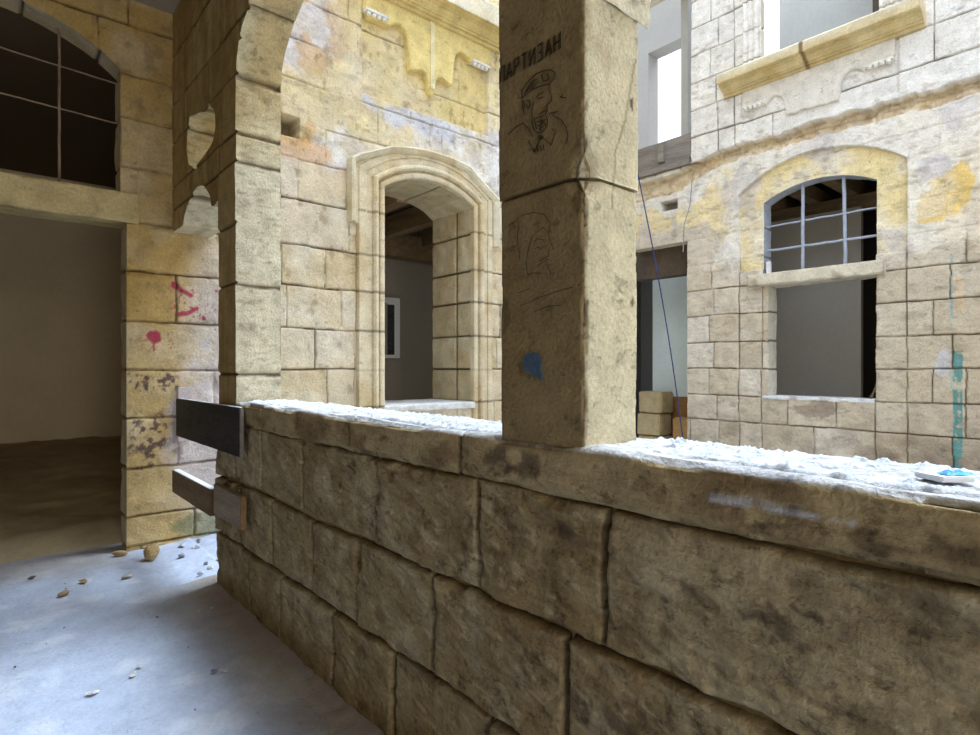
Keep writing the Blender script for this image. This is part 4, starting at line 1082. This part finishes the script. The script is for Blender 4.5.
# room behind window_1
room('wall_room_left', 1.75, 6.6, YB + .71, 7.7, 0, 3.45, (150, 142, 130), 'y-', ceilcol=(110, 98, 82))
nb = thing('ceiling_beams', 'dark ceiling beams inside the room behind the moulded arched window', 'beams')
for i, x in enumerate((2.7, 3.5, 4.3, 5.1)):
    adopt(nb, bx('joist', x, x + .16, 5.6, 7.45, 3.15, 3.42, M_wood, seed=20 + i))
adopt(nb, bx('wall_beam', 2.0, 6.5, 7.45, 7.68, 2.95, 3.3, M_wood, seed=30))
ni = thing('wall_niche', 'small white framed niche with a dark slot in the wall inside the arched window', 'niche')
adopt(ni, bx('frame', 4.42, 4.83, 7.64, 7.70, 1.45, 2.36, M_paper, cuts=0), bx('slot', 4.60, 4.72, 7.62, 7.66, 1.5, 2.25, M_dark_board, cuts=0), bx('panel', 4.46, 4.60, 7.62, 7.65, 1.5, 2.27, M_plaster, cuts=0, col=(150, 145, 136)))

# ------------------------------------------------------------------ cables
cb = tubes('blue_cable', [[rayx(638 + (683 - 638) * t + 3 * math.sin(t * 3.1), 175 + (440 - 175) * t, 6.6) for t in np.linspace(-.55, 1.12, 40)]], .008, M_cable)
tag(cb, 'dark blue cable hanging in front of the right facade beside the pillar', 'cable')
wr_ = tubes('grey_wire', [[rayx(692, 180, 6.8), rayx(690, 205, 6.79), rayx(684, 225, 6.78), rayx(683, 252, 6.78)]], .007, M_wire)
tag(wr_, 'short grey wire hanging on the right facade above the doorway', 'wire')
bc = tubes('blue_cable', [[rayx(x, y, 6.80) for x, y in ((955, 262), (954, 300), (953, 345))]], .006, M_cable)
bpy.data.objects.remove(bc)

# stone tile with plastic on the coping
tl = thing('stone_tile', 'flat pale stone tile lying on the dusty parapet top at far right', 'tile', (1.2, .24, 1.13))
tb = board('tile_body', (.06, .055, .009), M_paper, (1.18, .235, 1.1235), (0, .03, .87), .002, 3, .001, 1)
adopt(tl, tb)
tp = thing('plastic_scrap', 'crumpled translucent blue plastic scrap lying on the stone tile', 'plastic scrap', (1.2, .26, 1.14))
def crumple(name, cx, cy, cz, sx, sy, h, rot, mat, seed):
    n = 16; V = []; F = []
    for i in range(n + 1):
        for j in range(n + 1):
            a, b = i / n - .5, j / n - .5
            z = h * (mnoise.noise(Vector((a * 4, b * 4, seed))) * .8 + .5) * (1 - 3 * max(abs(a), abs(b)) ** 2)
            x, y = a * sx, b * sy
            V.append((cx + x * math.cos(rot) - y * math.sin(rot), cy + x * math.sin(rot) + y * math.cos(rot), cz + max(z, 0)))
    for i in range(n):
        for j in range(n): k = i * (n + 1) + j; F.append((k, k + n + 1, k + n + 2, k + 1))
    return make_mesh(name, V, F, None, mat)
adopt(tp, crumple('sheet', 1.185, .222, 1.1285, .028, .045, .010, .87, M_plastic, 2))

# ------------------------------------------------------------------ chips and rubble on the floor
def floor_pt(x, y):
    u = (x - 490) / FPX; dx = math.cos(YAW) + math.sin(YAW) * u; dy = math.sin(YAW) - math.cos(YAW) * u
    t = 1.3 / ((y - 368) / FPX); return dx * t, dy * t
def chip(name, x, y, z, sx, sy, sz, seed, col, rot):
    bm = bmesh.new(); bmesh.ops.create_icosphere(bm, subdivisions=3, radius=1)
    rn = random.Random(seed); pl = [(Vector((rn.gauss(0, 1), rn.gauss(0, 1), rn.gauss(0, 1))).normalized(), rn.uniform(.55, .85)) for _ in range(9)]
    for v in bm.verts:
        for n, d in pl:
            k = v.co.dot(n)
            if k > d: v.co -= n * (k - d)
        v.co += v.co * mnoise.noise(v.co * 2 + Vector((seed, 0, 0))) * .12
        v.co = Vector((v.co.x * sx, v.co.y * sy, v.co.z * sz))
    me = bpy.data.meshes.new(name); bm.to_mesh(me); bm.free()
    ca = me.color_attributes.new('Col', 'FLOAT_COLOR', 'POINT')
    for d in ca.data: d.color = (*lin(*col), 1)
    me.materials.append(M_stone)
    o = bpy.data.objects.new(name, me); COL.objects.link(o); o.location = (x, y, z); o.rotation_euler = (0, 0, rot); return o
W_, T_, G_ = (236, 234, 230), (188, 160, 116), (120, 108, 98)
spec = [(92, 693, .030, .017, .006, W_, 'flat white stone chip near the bottom edge of the floor'),
        (133, 675, .026, .016, .005, W_, 'longer white stone chip in the middle of the lit floor'),
        (139, 667, .016, .010, .004, W_, 'small white chip behind the longer white chip'),
        (63, 595, .040, .025, .014, T_, 'tan stone lump before the dark doorway, nearest of the tan lumps'),
        (83, 582, .035, .022, .012, T_, 'tan stone lump on the floor behind the nearest tan lump'),
        (127, 577, .032, .024, .014, (206, 196, 182), 'pale pebble on the floor in front of the stone jamb'),
        (152, 558, .062, .050, .062, T_, 'large tan stone at the foot of the stone jamb'),
        (120, 555, .050, .030, .022, T_, 'tan rubble piece in the doorway corner'),
        (214, 672, .018, .014, .007, (150, 165, 190), 'bluish grey pebble on the floor towards the parapet'),
        (224, 671, .020, .012, .005, W_, 'small white chip right beside the bluish grey pebble'),
        (32, 578, .025, .016, .010, G_, 'small dark pebble on the floor at far left')]
for i, (px, py, sx, sy, sz, c, lb) in enumerate(spec):
    x, y = floor_pt(px, py); tag(chip('stone_chip', x, y, sz * .6, sx, sy, sz, 900 + i, c, i * 1.3), lb, 'stone chip')
rr = random.Random(4)
def scatter(name, n, xr, yr, sr, cols, zoff, where, cat, group, seed0):
    it = []
    for i in range(n):
        x = rr.uniform(*xr); y = rr.uniform(*yr); t = rr.random(); sz = sr[0] + (sr[1] - sr[0]) * t
        k = rr.randrange(len(cols)); it.append((x, y, sz, k, i))
    v = lambda a: (a[0] * math.sin(YAW) - a[1] * math.cos(YAW)) / (a[0] * math.cos(YAW) + a[1] * math.sin(YAW))
    ordn = ['leftmost', 'second', 'third', 'fourth', 'fifth', 'sixth', 'seventh', 'eighth', 'ninth', 'tenth']
    for k, (cn, cc) in enumerate(cols):
        for q, (x, y, sz, _k, i) in enumerate(sorted([a for a in it if a[3] == k], key=v)):
            o = chip(name, x, y, zoff + sz * .25, sz, sz * rr.uniform(.5, 1), sz * .55, seed0 + i, cc, rr.uniform(0, 6))
            tag(o, '%s %s %s' % (ordn[q] + (' from the left of the' if q else ' of the'), cn, where), cat, group)
scatter('rubble_stone', 14, (1.0, 1.5), (3.95, 4.72), (.012, .032), [('white', W_), ('bluish grey', (200, 204, 214)), ('dark grey', (150, 152, 160))], .012, 'rubble stones in the narrow opening', 'rubble stone', 'rubble in the narrow opening', 950)
scatter('floor_pebble', 20, (0, .95), (1.9, 4.5), (.004, .009), [('white', W_), ('brown', G_), ('grey', (160, 160, 168))], .0, 'tiny pebbles on the dusty gallery floor', 'pebble', 'tiny pebbles on the gallery floor', 1000)
